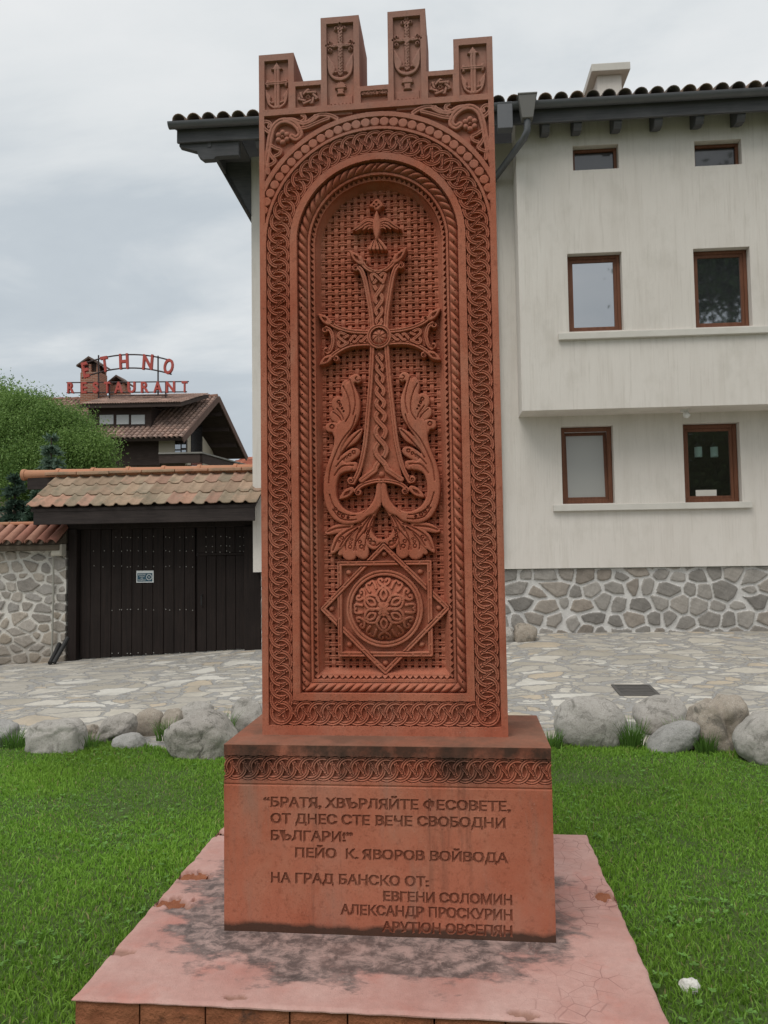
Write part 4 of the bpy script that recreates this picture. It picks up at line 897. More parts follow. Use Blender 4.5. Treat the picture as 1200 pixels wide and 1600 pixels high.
def grass():
    N = 420000; u = RNG.random(N); y = np.sqrt(1.7**2+u*(6.95**2-1.7**2)); x = (RNG.random(N)-.5)*2*(.66*y+.8)
    pat = np.array([mnoise.noise(Vector((a*1.1, b*1.1, 0)))+.6*mnoise.noise(Vector((a*3.7, b*3.7, 5))) for a, b in zip(x[::1], y[::1])])
    keep = (y < np.array([lawn_edge(a) for a in x])-.02) & clearance(x, y) & (RNG.random(N) < np.clip(.85+.4*pat, .4, 1)*np.clip(1.35-.10*y, .62, 1)); x, y, pat = x[keep], y[keep], pat[keep]; n = len(x)
    h = (.024+.022*RNG.random(n)**1.5+.012*pat)*(1+.9*(RNG.random(n) > .985)); h = np.clip(h, .015, .12); wd = .0016+.0016*RNG.random(n)+.0003*y
    a = RNG.random(n)*2*math.pi; ln = RNG.random(n)**1.2*1.05; la = RNG.random(n)*2*math.pi+.4*pat
    ax, ay = np.cos(a)*wd, np.sin(a)*wd; lx, ly = np.cos(la)*ln*h, np.sin(la)*ln*h; z0 = np.full(n, LAWN-.004); P = np.zeros((n, 5, 3))
    P[:, 0] = np.stack([x-ax, y-ay, z0], -1); P[:, 1] = np.stack([x+ax, y+ay, z0], -1)
    hm = h*.58; P[:, 2] = np.stack([x-ax*.8+lx*.33, y-ay*.8+ly*.33, z0+hm], -1); P[:, 3] = np.stack([x+ax*.8+lx*.33, y+ay*.8+ly*.33, z0+hm], -1)
    P[:, 4] = np.stack([x+lx, y+ly, z0+h*np.sqrt(np.clip(1-.55*ln**2, .1, 1))], -1)
    i = np.arange(n)[:, None]*5; F = np.concatenate([i+np.array([[0, 1, 3]]), i+np.array([[0, 3, 2]]), i+np.array([[2, 3, 4]])])
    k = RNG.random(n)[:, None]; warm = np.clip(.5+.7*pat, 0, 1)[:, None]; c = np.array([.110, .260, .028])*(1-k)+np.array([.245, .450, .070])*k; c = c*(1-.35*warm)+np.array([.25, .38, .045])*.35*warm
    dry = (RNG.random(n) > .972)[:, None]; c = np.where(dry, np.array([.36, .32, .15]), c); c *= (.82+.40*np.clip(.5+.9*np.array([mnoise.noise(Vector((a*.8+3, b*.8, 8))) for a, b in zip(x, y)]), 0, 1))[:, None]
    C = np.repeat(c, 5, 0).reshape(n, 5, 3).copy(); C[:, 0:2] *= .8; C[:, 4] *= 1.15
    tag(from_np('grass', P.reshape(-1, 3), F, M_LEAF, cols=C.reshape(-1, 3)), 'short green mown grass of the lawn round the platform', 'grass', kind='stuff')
    # broad-leaved clover and dandelion among the blades
    N = 4200; y = np.sqrt(1.8**2+RNG.random(N)*(6.6**2-1.8**2)); x = (RNG.random(N)-.5)*2*(.58*y+.4)
    cl = np.array([mnoise.noise(Vector((a*1.7+9, b*1.7, 2))) for a, b in zip(x, y)]); keep = clearance(x, y) & (cl > .02) & (y < 6.55); V = []; F = []; C = []
    for px, py in zip(x[keep], y[keep]):
        m = random.randint(3, 7); s = random.uniform(.006, .013)+.010*max(0, (4.2-py)/2.4)*random.random(); tone = random.uniform(.9, 1.5); hz = LAWN+random.uniform(.018, .045)
        for q in range(m):
            an = 2*math.pi*q/m+random.random(); L = s*random.uniform(.8, 1.8); w = L*random.uniform(.28, .5); d = Vector((math.cos(an), math.sin(an), random.uniform(.0, .6))); e = Vector((-math.sin(an), math.cos(an), 0)); b = Vector((px, py, hz)); k = len(V)
            V += [b, b+d*L*.55-e*w, b+d*L, b+d*L*.55+e*w]; F += [(k, k+1, k+2), (k, k+2, k+3)]; cc = np.array((.14, .28, .06))*tone; C += [cc*.8, cc, cc*1.1, cc]
    tag(from_np('clover', np.array([tuple(v) for v in V]), np.array(F), M_LEAF, cols=np.array(C)), 'pale clover and dandelion leaves scattered through the lawn', 'clover', kind='stuff')
grass()
def tuft(label, px, py, n, hh, spread, yy=None):
    p = atZ(px, py, LAWN); y = yy or p.y; x = atY(px, py, y).x; V = []; F = []; C = []
    for k in range(n):
        an = random.random()*6.28; r = spread*random.random()**.7; bx, by = x+math.cos(an)*r, y+math.sin(an)*r*.6; h = hh*random.uniform(.5, 1.1); w = .0045; la = an+random.uniform(-.6, .6); ln = random.uniform(.1, .55)*h; t = random.random(); b = len(V)
        for s in range(4):
            q = s/3; cx, cy, cz = bx+math.cos(la)*ln*q**1.8, by+math.sin(la)*ln*q**1.8, LAWN-.01+h*q*(1-.18*q*ln/h); ww = w*(1-q*.9); V += [(cx-ww, cy, cz), (cx+ww, cy, cz)]; C += [np.array((.09, .18, .035))*(.7+.9*t)*(.75+.4*q)]*2
        F += [(b+2*s, b+2*s+1, b+2*s+3, b+2*s+2) for s in range(3)]
    o = from_np('grass_tuft', V, np.array(F), M_LEAF, cols=np.array(C)); return tag(o, label, 'grass tuft', 'grass tufts between the boulders')
tuft('tall grass tuft growing between the biggest boulder and the monument block', 345, 1130, 150, .25, .12, 7.0)
tuft('long grass tuft between the egg-shaped boulder and the pale rounded boulder', 988, 1150, 150, .27, .10, 6.75)
tuft('grass tuft at the top of the pointed wedge-shaped rock', 1075, 1135, 110, .22, .16, 7.0)
tuft('grass tuft squeezed between the wedge-shaped rock and the cleft boulder', 1103, 1165, 100, .20, .08, 6.6)
tuft('sparse grass tuft at the left end of the boulder row', 22, 1172, 120, .20, .14, 6.5)
tuft('grass tuft in front of the smooth rounded grey-brown boulder', 262, 1150, 130, .20, .12, 6.9)
tuft('grass tuft under the small jagged brown rock', 135, 1170, 90, .16, .10, 6.5)
tuft('grass tuft beside the back corner of the monument block', 858, 1140, 120, .18, .10, 6.7)
# ---------------------------------------------------------------- the plastered house
HO = Vector((1.0, 13.0, 0)); HT = .03
def HP(px, py, yl):
    """bearing -> point in the house's own axes on its plane y = yl"""
    c, s = math.cos(-HT), math.sin(-HT); d = ray(px, py); o = CAM-np.array(HO)
    dl = np.array((c*d[0]-s*d[1], s*d[0]+c*d[1], d[2])); ol = np.array((c*o[0]-s*o[1], s*o[0]+c*o[1], o[2])); return Vector(ol+dl*((yl-ol[1])/dl[1]))
def masonry(name, x0, x1, z0, z1, yf, mat, parent, cell, jit, mort, depth, res, stones, mortar, aspect=1.3, seed=1, rounded=.5, zlow=None, thick=.3, xf=None):
    """rubble wall face: jittered-grid stones standing proud of their mortar"""
    nu, nv = int((x1-x0)/res)+1, int((z1-z0)/res)+1; u = np.linspace(x0, x1, nu); v = np.linspace(z0, z1, nv); U, V = np.meshgrid(u, v)
    rng = np.random.default_rng(seed); gx, gz = cell*aspect, cell; i = np.floor(U/gx).astype(int); j = np.floor(V/gz).astype(int); j0 = int(z0/gz)-4; i0 = int(x0/gx)-4
    NI, NJ = int((x1-x0)/gx)+12, int((z1-z0)/gz)+12; jx = rng.uniform(-jit, jit, (NJ, NI)); jz = rng.uniform(-jit, jit, (NJ, NI)); rnd = rng.random((NJ, NI)); off = (np.arange(NJ) % 2)*.5
    F1 = np.full(U.shape, 9.); F2 = F1.copy(); ID = np.zeros(U.shape)
    wx = np.zeros(U.shape)
    for k, a in ((7, .018), (17, .011), (41, .006)): wx += a*np.sin(U*k+2*np.sin(V*k*1.3+seed))*np.cos(V*k*.9+np.sin(U*k*.7))
    for dj in (-2, -1, 0, 1, 2):
        for di in (-2, -1, 0, 1, 2):
            jj, ii = np.clip(j+dj-j0, 0, NJ-1), np.clip(i+di-i0, 0, NI-1)
            sx = (i+di+.5+jx[jj, ii]+off[jj])*gx; sz = (j+dj+.5+jz[jj, ii])*gz; r2 = (rnd[jj, ii]*17.3) % 1; r3 = (rnd[jj, ii]*41.7) % 1-.5; aa = aspect*(.72+.75*r2); px_ = (U-sx)+(V-sz)*r3*.7; pz_ = (V-sz)-(U-sx)*r3*.45; d = np.maximum(np.hypot(px_/aa, pz_), .92*np.maximum(np.abs(px_/aa), np.abs(pz_))*1.12)+wx
            d = d-cell*.30*(rnd[jj, ii]-.5); n1 = d < F1; F2 = np.where(n1, F1, np.minimum(F2, d)); ID = np.where(n1, rnd[jj, ii], ID); F1 = np.minimum(F1, d)
    E = (F2-F1)/2; mw = mort*(.6+.9*((ID*7.3) % 1)); t = np.clip((E-mw)/(.016), 0, 1); st = t > .08
    n = np.zeros(U.shape)
    for q in range(6): k = 14*1.7**q; n += np.sin(U*k*1.1+V*k*.4+q*1.7+3*np.sin(V*k*.3))*np.cos(V*k-U*k*.3+q)/(q+1.5)
    H = depth*np.sqrt(np.clip(1-(1-t)**2, 0, 1))*(.55+.45*ID)+.004*n*(.4+t)
    k = (ID*13.7) % 1; A, B, C3 = (np.array(x) for x in stones); col = np.where((k < .5)[..., None], A+(B-A)*(k*2)[..., None], B+(C3-B)*(k*2-1)[..., None])*(.82+.36*((ID*31.1) % 1))[..., None]
    col = np.where(st[..., None], col*(1+.10*n)[..., None], np.array(mortar)*(1+.08*n)[..., None]); col = np.clip(col, .02, .9)
    P = np.stack([U, yf-H, V], -1).reshape(-1, 3); I = np.arange(U.size).reshape(U.shape); F = np.stack([I[:-1, :-1], I[:-1, 1:], I[1:, 1:], I[1:, :-1]], -1).reshape(-1, 4)
    ring = np.concatenate([I[0, :-1], I[:-1, -1], I[-1, :0:-1], I[:0:-1, 0]]); Q = P[ring].copy(); Q[:, 1] = yf+thick; n0 = len(P); kk = np.arange(len(ring)); k1 = (kk+1) % len(ring)
    F = np.concatenate([F, np.stack([ring[k1], ring[kk], n0+kk, n0+k1], -1)]); C = col.reshape(-1, 3); 
    return from_np(name, np.concatenate([P, Q]), F, mat, parent, smooth=True, sharp=50, cols=np.concatenate([C, C[ring]]))
t = NT('rubble_stone'); c = t.co(); n = t.noise(c, 45, 5, .7); M_RUB = t.fin(t.mix(.5, t.tint(), t.ramp(n, [(.25, (.32, .32, .32)), (.75, (.70, .70, .70))]), 'OVERLAY'), .93, t.bump(n, .5, .01), .15)
# plaster with vertical combing and rain streaks
t = NT('combed_plaster'); c = t.co(); vs = t.co((34, 34, 1.4)); n1 = t.noise(vs, 1.0, 4, .6); n2 = t.noise(t.co((5, 5, .45)), 1.0, 6, .62); n3 = t.noise(c, .55, 5, .55)
col = t.mix(t.ramp(n3, [(.3, 0), (.7, 1)]), (.64, .595, .545), (.705, .665, .615)); col = t.mix(t.math('MULTIPLY', t.ramp(n2, [(.50, 0), (.72, 1)]), .30), col, (.48, .435, .38))
col = t.mix(t.math('MULTIPLY', t.ramp(n1, [(.54, 0), (.70, 1)]), .26), col, (.43, .385, .335)); bl = t.noise(t.co((1, 1, .6)), 2.4, 7, .7); col = t.mix(t.math('MULTIPLY', t.ramp(bl, [(.52, 0), (.66, 1)]), .30), col, (.50, .465, .41)); M_PLAS = t.fin(col, .95, t.bump(n1, .45, .012), .1)
t = NT('sill_stone'); c = t.co(); M_SILL = t.fin(t.mix(t.noise(c, 5, 5), (.54, .515, .465), (.67, .645, .595)), .9, t.bump(t.noise(c, 50), .3, .004), .15)
def wood(name, a, b, sc=(3, 3, 40), rough=.75, w=.25):
    t = NT(name); c = t.co(sc); n = t.noise(c, 1.2, 6, .65, .4); f = t.noise(t.co(), 2.2, 4); col = t.mix(t.ramp(n, [(.3, 0), (.7, 1)]), a, b); col = t.mix(t.math('MULTIPLY', t.ramp(f, [(.45, 0), (.75, 1)]), w), col, tuple(min(1, x*2.2+.02) for x in b))
    return t.fin(col, rough, t.bump(n, .4, .006), .25)
M_FRAME = wood('window_wood', (.115, .045, .024), (.19, .08, .045), (30, 30, 3), .5, .05)
M_DARK = wood('dark_stained_timber', (.022, .017, .016), (.045, .035, .032), (2, 30, 30), .8, .12)
M_EAVE = wood('hazed_eave_timber', (.066, .067, .072), (.105, .104, .108), (2, 30, 30), .85, .15); M_DARKV = wood('dark_gate_planks', (.0085, .0055, .0045), (.021, .0135, .011), (28, 28, 1.2), .75, .10)  # eave timber is lightened blue-grey: haze put into its base colour
t = NT('zinc_gutter'); c = t.co(); M_ZINC = t.fin(t.mix(t.noise(c, 4, 5), (.085, .09, .10), (.135, .138, .145)), .5, None, .5, Metallic=.2)
def glassmat(name, refl, base, rough=.03):
    t = NT(name); g = t.n('BsdfGlossy', {'Color': (.93, .96, 1, 1), 'Roughness': rough}); d = t.n('BsdfPrincipled', {'Base Color': (*base, 1), 'Roughness': .25}); m = t.n('MixShader', {0: refl, 1: d.outputs[0], 2: g.outputs[0]})
    c = t.co(); g.inputs['Normal'].default_value = (0, 0, 0); t.set(g, 'Normal', t.bump(t.noise(c, 1.3, 2), .03, .05)); t.t.nodes.remove(t.b); t.t.links.new(m.outputs[0], t.o.inputs[0]); return t.m
M_GLASS = glassmat('coated_pane', .40, (.02, .022, .024)); M_GLASSD = glassmat('dark_pane', .16, (.012, .013, .013)); t = NT('clear_pane'); _tr = t.n('BsdfTransparent', {'Color': (.80, .88, .86, 1)}); _gl = t.n('BsdfGlossy', {'Roughness': .02}); _mx = t.n('MixShader', {0: .24, 1: _tr.outputs[0], 2: _gl.outputs[0]}); t.t.nodes.remove(t.b); t.t.links.new(_mx.outputs[0], t.o.inputs[0]); M_GLASSC = t.m
M_GLASSV = glassmat('vent_pane', .05, (.02, .02, .022)); M_FROST = glassmat('frosted_pane', .06, (.33, .32, .29), .35)
def tile_mat(name, a, b, c3, moss=.4):
    t = NT(name); c = t.co(); n = t.noise(c, 18, 6, .7); l = t.noise(c, 3.2, 7, .7); col = t.mix(.45, t.tint(), t.ramp(n, [(.25, (.3, .3, .3)), (.75, (.72, .72, .72))]), 'OVERLAY')
    col = t.mix(t.math('MULTIPLY', t.ramp(l, [(.5, 0), (.66, 1)]), moss), col, c3); return t.fin(col, .92, t.bump(n, .5, .008), .15)
M_TILE = tile_mat('weathered_tile', None, None, (.20, .18, .13), .75); M_TILEB = tile_mat('brown_tile', None, None, (.12, .085, .07), .4)
def barrel_roof(name, p00, p10, p01, nb, nr, mat, parent, rad, cols, lift=.02, seed=3, cap=False):
    """rows of half-round tiles: p00->p10 along the eave, p00->p01 up the slope"""
    p00, p10, p01 = Vector(p00), Vector(p10), Vector(p01); ex = p10-p00; ey = p01-p00; nn = ex.cross(ey).normalized(); rng = random.Random(seed); V = []; F = []; C = []; m = 8
    for r in range(nr):
        for k in range(nb):
            col = tuple(np.array(cols[rng.randrange(len(cols))])*rng.uniform(.8, 1.2)); a0 = p00+ex*((k+.5)/nb)+ey*(r/nr-.12/nr+rng.uniform(-.01, .01)/nr); a1 = p00+ex*((k+.5)/nb)+ey*((r+1)/nr); w = ex.normalized(); b = len(V)
            for q, (A, ra, lf) in enumerate(((a0, rad, lift*1.4), (a1, rad*.86, lift*.2))):
                for rr in (ra, ra-.014):
                    for i in range(m+1):
                        an = math.pi*i/m; V.append(A+w*(-math.cos(an)*rr)+nn*(math.sin(an)*rr*.95+lf)); C.append(col)
            n = m+1
            if cap:
                c_ = len(V); V.append(a0+nn*lift); C.append(tuple(np.array(col)*.8))
                F += [(b+n+i+1, b+n+i, c_, c_) for i in range(m)]
            for i in range(m):
                F += [(b+i, b+i+1, b+2*n+i+1, b+2*n+i), (b+n+i, b+3*n+i, b+3*n+i+1, b+n+i+1), (b+i, b+n+i, b+n+i+1, b+i+1)]
    return from_np(name, np.array([tuple(v) for v in V]), np.array(F), mat, parent, cols=np.array(C))
def holed_wall(x0, x1, z0, z1, y, holes, dep, extra=None):
    """front sheet of a wall with reveals going dep deep; holes: (xa, xb, za, zb)"""
    m = MB(); xs = sorted({x0, x1, *[h[0] for h in holes], *[h[1] for h in holes]}); zs = sorted({z0, z1, *[h[2] for h in holes], *[h[3] for h in holes]})
    for a, b in zip(xs[:-1], xs[1:]):
        for c, d in zip(zs[:-1], zs[1:]):
            X, Z = (a+b)/2, (c+d)/2
            if any(h[0] < X < h[1] and h[2] < Z < h[3] for h in holes): continue
            m.add([(a, y, c), (b, y, c), (b, y, d), (a, y, d)], [(0, 1, 2, 3)])
    for a, b, c, d in holes:
        q = y+dep
        m.add([(a, y, c), (a, q, c), (a, q, d), (a, y, d)], [(3, 2, 1, 0)]); m.add([(b, y, c), (b, q, c), (b, q, d), (b, y, d)], [(0, 1, 2, 3)])
        m.add([(a, y, c), (b, y, c), (b, q, c), (a, q, c)], [(0, 1, 2, 3)]); m.add([(a, y, d), (b, y, d), (b, q, d), (a, q, d)], [(3, 2, 1, 0)])
    return m
def finish_open(m, name, mat, parent):
    o = from_np(name, np.array(m.v), m.f, mat, parent); bm = bmesh.new(); bm.from_mesh(o.data); bmesh.ops.remove_doubles(bm, verts=bm.verts, dist=.0005); bm.to_mesh(o.data); bm.free(); return o
def build_house():
    H = thing('plastered_house', 'cream plastered house on a rubble stone base, with an overhanging upper storey', 'house', HO, HT)
    XL, XR = HP(394, 600, 0).x, 9.0; ZB = HP(790, 889, 0).z; EA = -1.0; eL, eR = HP(300, 185, EA), HP(1190, 136, EA); ZE = (eL.z+eR.z)/2-.10   # gutter rim
    ZT = ZE-.05; BX = HP(815, 600, -.6).x; BZ = HP(815, 642, -.6).z
    DEP = 9.0
    def hole(l, r, t_, b, y): a, d = HP(l, b, y), HP(r, t_, y); return (a.x, d.x, a.z, d.z)
    hb = [hole(889.5, 971, 393, 518.5, -.6), hole(1087.5, 1171, 385, 512, -.6), hole(895.7, 966, 224.5, 266.5, -.6), hole(1086, 1158, 217, 260, -.6)]
    hg = [hole(879.5, 957.5, 664.5, 787.5, 0), hole(1071, 1155, 659.5, 786, 0)]
    # main wall (ground floor and left part), then the overhanging bay
    m = holed_wall(XL, XR, ZB, ZT, 0, hg, .20); m.add([(XL, 0, ZB), (XL, DEP, ZB), (XL, DEP, ZT), (XL, 0, ZT)], [(3, 2, 1, 0)]); m.add([(XR, 0, ZB), (XR, DEP, ZB), (XR, DEP, ZT), (XR, 0, ZT)], [(0, 1, 2, 3)])
    m.add([(XL, DEP, ZB), (XR, DEP, ZB), (XR, DEP, ZT), (XL, DEP, ZT)], [(3, 2, 1, 0)]); m.add([(XL, 0, ZB), (XR, 0, ZB), (XR, DEP, ZB), (XL, DEP, ZB)], [(3, 2, 1, 0)])
    for h in []: m.add([(h[0], .2, h[2]), (h[1], .2, h[2]), (h[1], .2, h[3]), (h[0], .2, h[3])], [(0, 1, 2, 3)])
    finish_open(m, 'wall', M_PLAS, H)
    m = holed_wall(BX, XR, BZ, ZT+.25, -.6, hb, .20); m.add([(BX, -.6, BZ), (BX, 0, BZ), (BX, 0, ZT+.25), (BX, -.6, ZT+.25)], [(3, 2, 1, 0)]); m.add([(BX, -.6, BZ), (XR, -.6, BZ), (XR, 0, BZ), (BX, 0, BZ)], [(3, 2, 1, 0)])
    m.add([(XR, -.6, BZ), (XR, 0, BZ), (XR, 0, ZT+.25), (XR, -.6, ZT+.25)], [(0, 1, 2, 3)])
    for h in hb: m.add([(h[0], -.4, h[2]), (h[1], -.4, h[2]), (h[1], -.4, h[3]), (h[0], -.4, h[3])], [(0, 1, 2, 3)])
    finish_open(m, 'bay_wall', M_PLAS, H)
    xs0 = HP(409, 950, .10).x
    masonry('stone_base', xs0, XR, -.9, ZB-.012, .07, M_RUB, H, .25, .27, .018, .035, .011, ((.235, .22, .20), (.30, .28, .255), (.26, .225, .19)), (.58, .565, .54), 1.25, 5)
    def window(h, y, kind, fw, label=None):
        a, b, c, d = h; y0 = y+.125; r = MB()
        r.box(a+.004, y0, c+.004, a+fw, y0+.06, d-.004); r.box(b-fw, y0, c+.004, b-.004, y0+.06, d-.004); r.box(a+fw, y0, d-fw, b-fw, y0+.06, d-.004); r.box(a+fw, y0, c+.004, b-fw, y0+.06, c+fw)
        f = r.build('window', M_FRAME, H, bevel=.006)
        if label: f['label'] = label
        if kind == 'tilt':
            s = .055; ang = .13; xa, xb, za, zb = a+fw-.012, b-fw+.012, c+fw-.012, d-fw+.012; T = lambda x, q, z: (x, y0+.035+q+(z-za)*math.sin(ang)*.55, za+(z-za)*math.cos(ang)); q = MB()
            for (x0, x1, z0, z1) in ((xa, xa+s, za, zb), (xb-s, xb, za, zb), (xa+s, xb-s, zb-s, zb), (xa+s, xb-s, za, za+s)):
                v = [T(x0, 0, z0), T(x1, 0, z0), T(x1, .045, z0), T(x0, .045, z0), T(x0, 0, z1), T(x1, 0, z1), T(x1, .045, z1), T(x0, .045, z1)]; q.add(v, [(0, 3, 2, 1), (4, 5, 6, 7), (0, 1, 5, 4), (1, 2, 6, 5), (2, 3, 7, 6), (3, 0, 4, 7)])
            q.build('sash', M_FRAME, f, bevel=.004); MB().add([T(xa+s, .02, za+s), T(xb-s, .02, za+s), T(xb-s, .02, zb-s), T(xa+s, .02, zb-s)], [(0, 1, 2, 3)]).build('pane', M_FROST, f)
            return f
        s = .05 if kind != 'vent' else .0; q = MB(); A, B, C_, D = a+fw, b-fw, c+fw, d-fw
        if s:
            e = .018; q.box(A, y0+e, C_, A+s, y0+.055, D); q.box(B-s, y0+e, C_, B, y0+.055, D); q.box(A+s, y0+e, D-s, B-s, y0+.055, D); q.box(A+s, y0+e, C_, B-s, y0+.055, C_+s); q.build('sash', M_FRAME, f, bevel=.004)
        P = MB().add([(A+s, y0+.042, C_+s), (B-s, y0+.042, C_+s), (B-s, y0+.042, D-s), (A+s, y0+.042, D-s)], [(0, 1, 2, 3)]).build('pane', {'sky': M_GLASS, 'dark': M_GLASSC, 'vent': M_GLASSV}[kind], f)
        return f
    window(hb[0], -.6, 'sky', .055); window(hb[1], -.6, 'sky', .055); window(hb[2], -.6, 'vent', .05); window(hb[3], -.6, 'vent', .05)
    window(hg[0], 0, 'tilt', .075, 'brown window with its sash tilted open'); w2 = window(hg[1], 0, 'dark', .07)
    a, d = HP(1088, 777, .14), HP(1120, 765, .14); MB().box(a.x, .155, a.z, d.x, .166, d.z).build('card', M_SILL, w2)
    # two glass lamps hanging in the dim room behind the clear window
    tl = NT('lamp_glass'); tl.fin((.62, .78, .74), .4); tk = NT('room_dark'); tk.fin((.13, .12, .10), .9)
    MB().box(hg[1][0]-.6, 1.6, ZB+.3, hg[1][1]+.6, 1.66, 3.9).build('room_screen', tk.m, H)
    for px in (1091, 1116):
        p = HP(px, 706, .5); r_ = thing('hanging_lamp', 'pale glass lamp hanging behind the lower right window, '+('left' if px < 1100 else 'right')+' of the pair', 'lamp', (0, 0, 0), 0, 'lamps behind the window')
        m = MB(); m.tube([(0, 0, -.09), (0, 0, .08)], .062, 14); m.build('shade', tl.m, r_, smooth=True, sharp=50); m = MB(); m.tube([(0, 0, .082), (0, 0, .12), (0, 0, .16)], [.07, .04, .01], 12); m.tube([(0, 0, .16), (0, 0, .6)], .006, 6); m.build('cap', tk.m, r_, smooth=True, sharp=50)
        c_, s2 = math.cos(HT), math.sin(HT); r_.location = (HO.x+c_*p.x-s2*p.y, HO.y+s2*p.x+c_*p.y, p.z)
    # sills
    a, b, z1, z0 = HP(873, 524, -.66), HP(1203, 515, -.66), HP(890, 520, -.66).z, HP(873, 531, -.66).z; MB().box(a.x, -.67, z0, b.x, -.598, z1).build('sill', M_SILL, H, bevel=.008)
    a, b, z1, z0 = HP(865, 793, -.07), HP(1176, 790, -.07), HP(900, 788.5, -.06).z, HP(866, 799, -.07).z; MB().box(a.x, -.075, z0, b.x, .002, z1).build('sill', M_SILL, H, bevel=.008)
    # ---- roof: eave boards, gutter, rafters, barrel tiles
    xl, xr = HP(266, 187, EA).x, 9.6; SL_ = math.tan(math.radians(21)); mat_t = [(.22, .175, .155), (.27, .20, .165), (.19, .16, .15), (.30, .21, .165)]
    nb = int((xr-xl)/.245); up = 7.0
    barrel_roof('roof_tiles', (xl+.05, EA-.02, ZE+.03), (xr, EA-.02, ZE+.03), (xl+.05, EA+up, ZE+.03+up*SL_), nb, 16, M_TILE, H, .112, mat_t, cap=True)
    m = MB(); m.add([(xl+.02, EA, ZE-.03), (xr, EA, ZE-.03), (xr, EA+up, ZE-.03+up*SL_), (xl+.02, EA+up, ZE-.03+up*SL_)], [(0, 1, 2, 3)]); m.v = list(m.v)
    m.prism([(xl+.35, EA+.06, ZE-.06), (xl+.35, EA+up, ZE-.06+(up-.06)*SL_), (xl+.35, EA+up, ZE-.10+(up-.06)*SL_), (xl+.35, EA+.06, ZE-.10)], (xr-xl-.35, 0, 0)); m.build('roof_boards', M_EAVE, H)
    # gutter as a half round with the fascia behind it
    g = MB(); n = 10; pts = []
    for i in range(n+1): an = math.pi*i/n; pts.append((EA-.06-.085*math.cos(an), ZE-.0-.085*math.sin(an)))
    inn = [(EA-.06-.079*math.cos(math.pi*i/n), ZE-.079*math.sin(math.pi*i/n)) for i in range(n, -1, -1)]
    g.prism([(xl, y, z) for y, z in pts+inn], (xr-xl, 0, 0)); g.build('gutter', M_ZINC, H, smooth=True, sharp=50)
    f = MB(); f.box(xl+.10, EA+.03, ZE-.27, xr, EA+.075, ZE-.005); f.build('fascia', M_EAVE, H, bevel=.006)
    # side eave seen from below, with the carved beam ends that carry it
    xs = HP(322, 215, EA).x
    s = MB(); s.box(xs, EA+.075, ZE-.34, xs+.06, EA+6.5, ZE-.10); s.box(xs+.06, EA+.076, ZE-.14, XL, EA+6.5, ZE-.11); s.build('side_eave', M_EAVE, H)
    br = MB(); yb = EA+.09
    prof = [(xl+.12, ZE-.20), (xl+.12, ZE-.30), (xl+.42, ZE-.40), (xl+.44, ZE-.48), (xl+.52, ZE-.545), (xl+.70, ZE-.545), (xl+.74, ZE-.50), (XL+.02, ZE-.50), (XL+.02, ZE-.20)]
    br.prism([(x, yb, z) for x, z in prof], (0, .12, 0)); br.build('carved_beam', M_EAVE, H, bevel=.004)
    br = MB(); q1, q2 = HP(338, 236, -.02), HP(393, 336, -.02); prof = [(q1.x, ZE-.12), (q1.x, q1.z), (q2.x, q2.z), (XL-.004, q2.z), (XL-.004, ZE-.12)]; br.prism([(x, -.02, z) for x, z in prof], (0, .14, 0)); br.build('eave_bracket', M_EAVE, H)
    for px in (398, 460, 530, 600, 668, 735, 847, 897, 960, 1024, 1089, 1154, 1222):
        p = HP(px, 180, EA+.05); x = p.x; r = MB(); back = .55 if px > 800 else 1.0
        prof = [(EA+.04, ZE-.16), (EA+.04, ZE-.30), (EA+.10, ZE-.375), (EA+.22, ZE-.375), (EA+back-.15, ZE-.375+(back-.37)*SL_*1.1), (EA+back-.15, ZE-.10+(back-.15)*SL_*.6)]
        r.prism([(x, y+.04, z) for y, z in prof], (.125, 0, 0)); r.build('rafter', M_EAVE, H, bevel=.004)
    # bay corner post block under the eave
    a = HP(776, 160, EA-.05); MB().box(a.x, EA-.14, ZE-.42, a.x+.24, EA+.02, ZE+.01).build('gutter_end', M_ZINC, H, bevel=.01)
    # hopper and downpipe
    hx = HP(823, 160, EA-.12).x; hp = MB(); hz0, hz1 = ZE-.30, ZE+.045
    hp.add([(hx-.085, EA-.20, hz0), (hx+.085, EA-.20, hz0), (hx+.085, EA-.04, hz0), (hx-.085, EA-.04, hz0), (hx-.14, EA-.25, hz1), (hx+.14, EA-.25, hz1), (hx+.14, EA-.03, hz1), (hx-.14, EA-.03, hz1)], [(0, 3, 2, 1), (4, 5, 6, 7), (0, 1, 5, 4), (1, 2, 6, 5), (2, 3, 7, 6), (3, 0, 4, 7)])
    hp.box(hx-.15, EA-.26, hz1, hx+.15, EA-.02, hz1+.025)
    t = NT('painted_hopper'); t.fin((.17, .165, .155), .6); pass
    pw = HP(768, 285, -.09); D = MB(); D.tube([(hx, EA-.12, hz0+.02), (hx, EA-.12, hz0-.16), (hx-.05, EA-.08, hz0-.27), (pw.x+.05, -.10, pw.z+.06), (pw.x, -.075, pw.z-.06), (pw.x, -.075, ZB+.2)], .055, 12)
    pipe = D.build('downpipe', M_ZINC, H, smooth=True, sharp=50); hp.build('hopper', t.m, pipe, bevel=.006)
    # chimney with an overhanging cap
    cy = EA+2.6; a, b = HP(934, 150, cy), HP(972, 150, cy); zt = HP(950, 117, cy).z; zc = HP(950, 105, cy).z; cb = MB(); cb.box(a.x, cy, ZE, b.x, cy+.9, zt); ch = cb.build('chimney', M_PLAS, H, bevel=.01)
    cp = MB(); cp.box(a.x-.13, cy-.14, zt, b.x+.14, cy+1.04, zc); cp.build('chimney_cap', M_SILL, ch, bevel=.012)
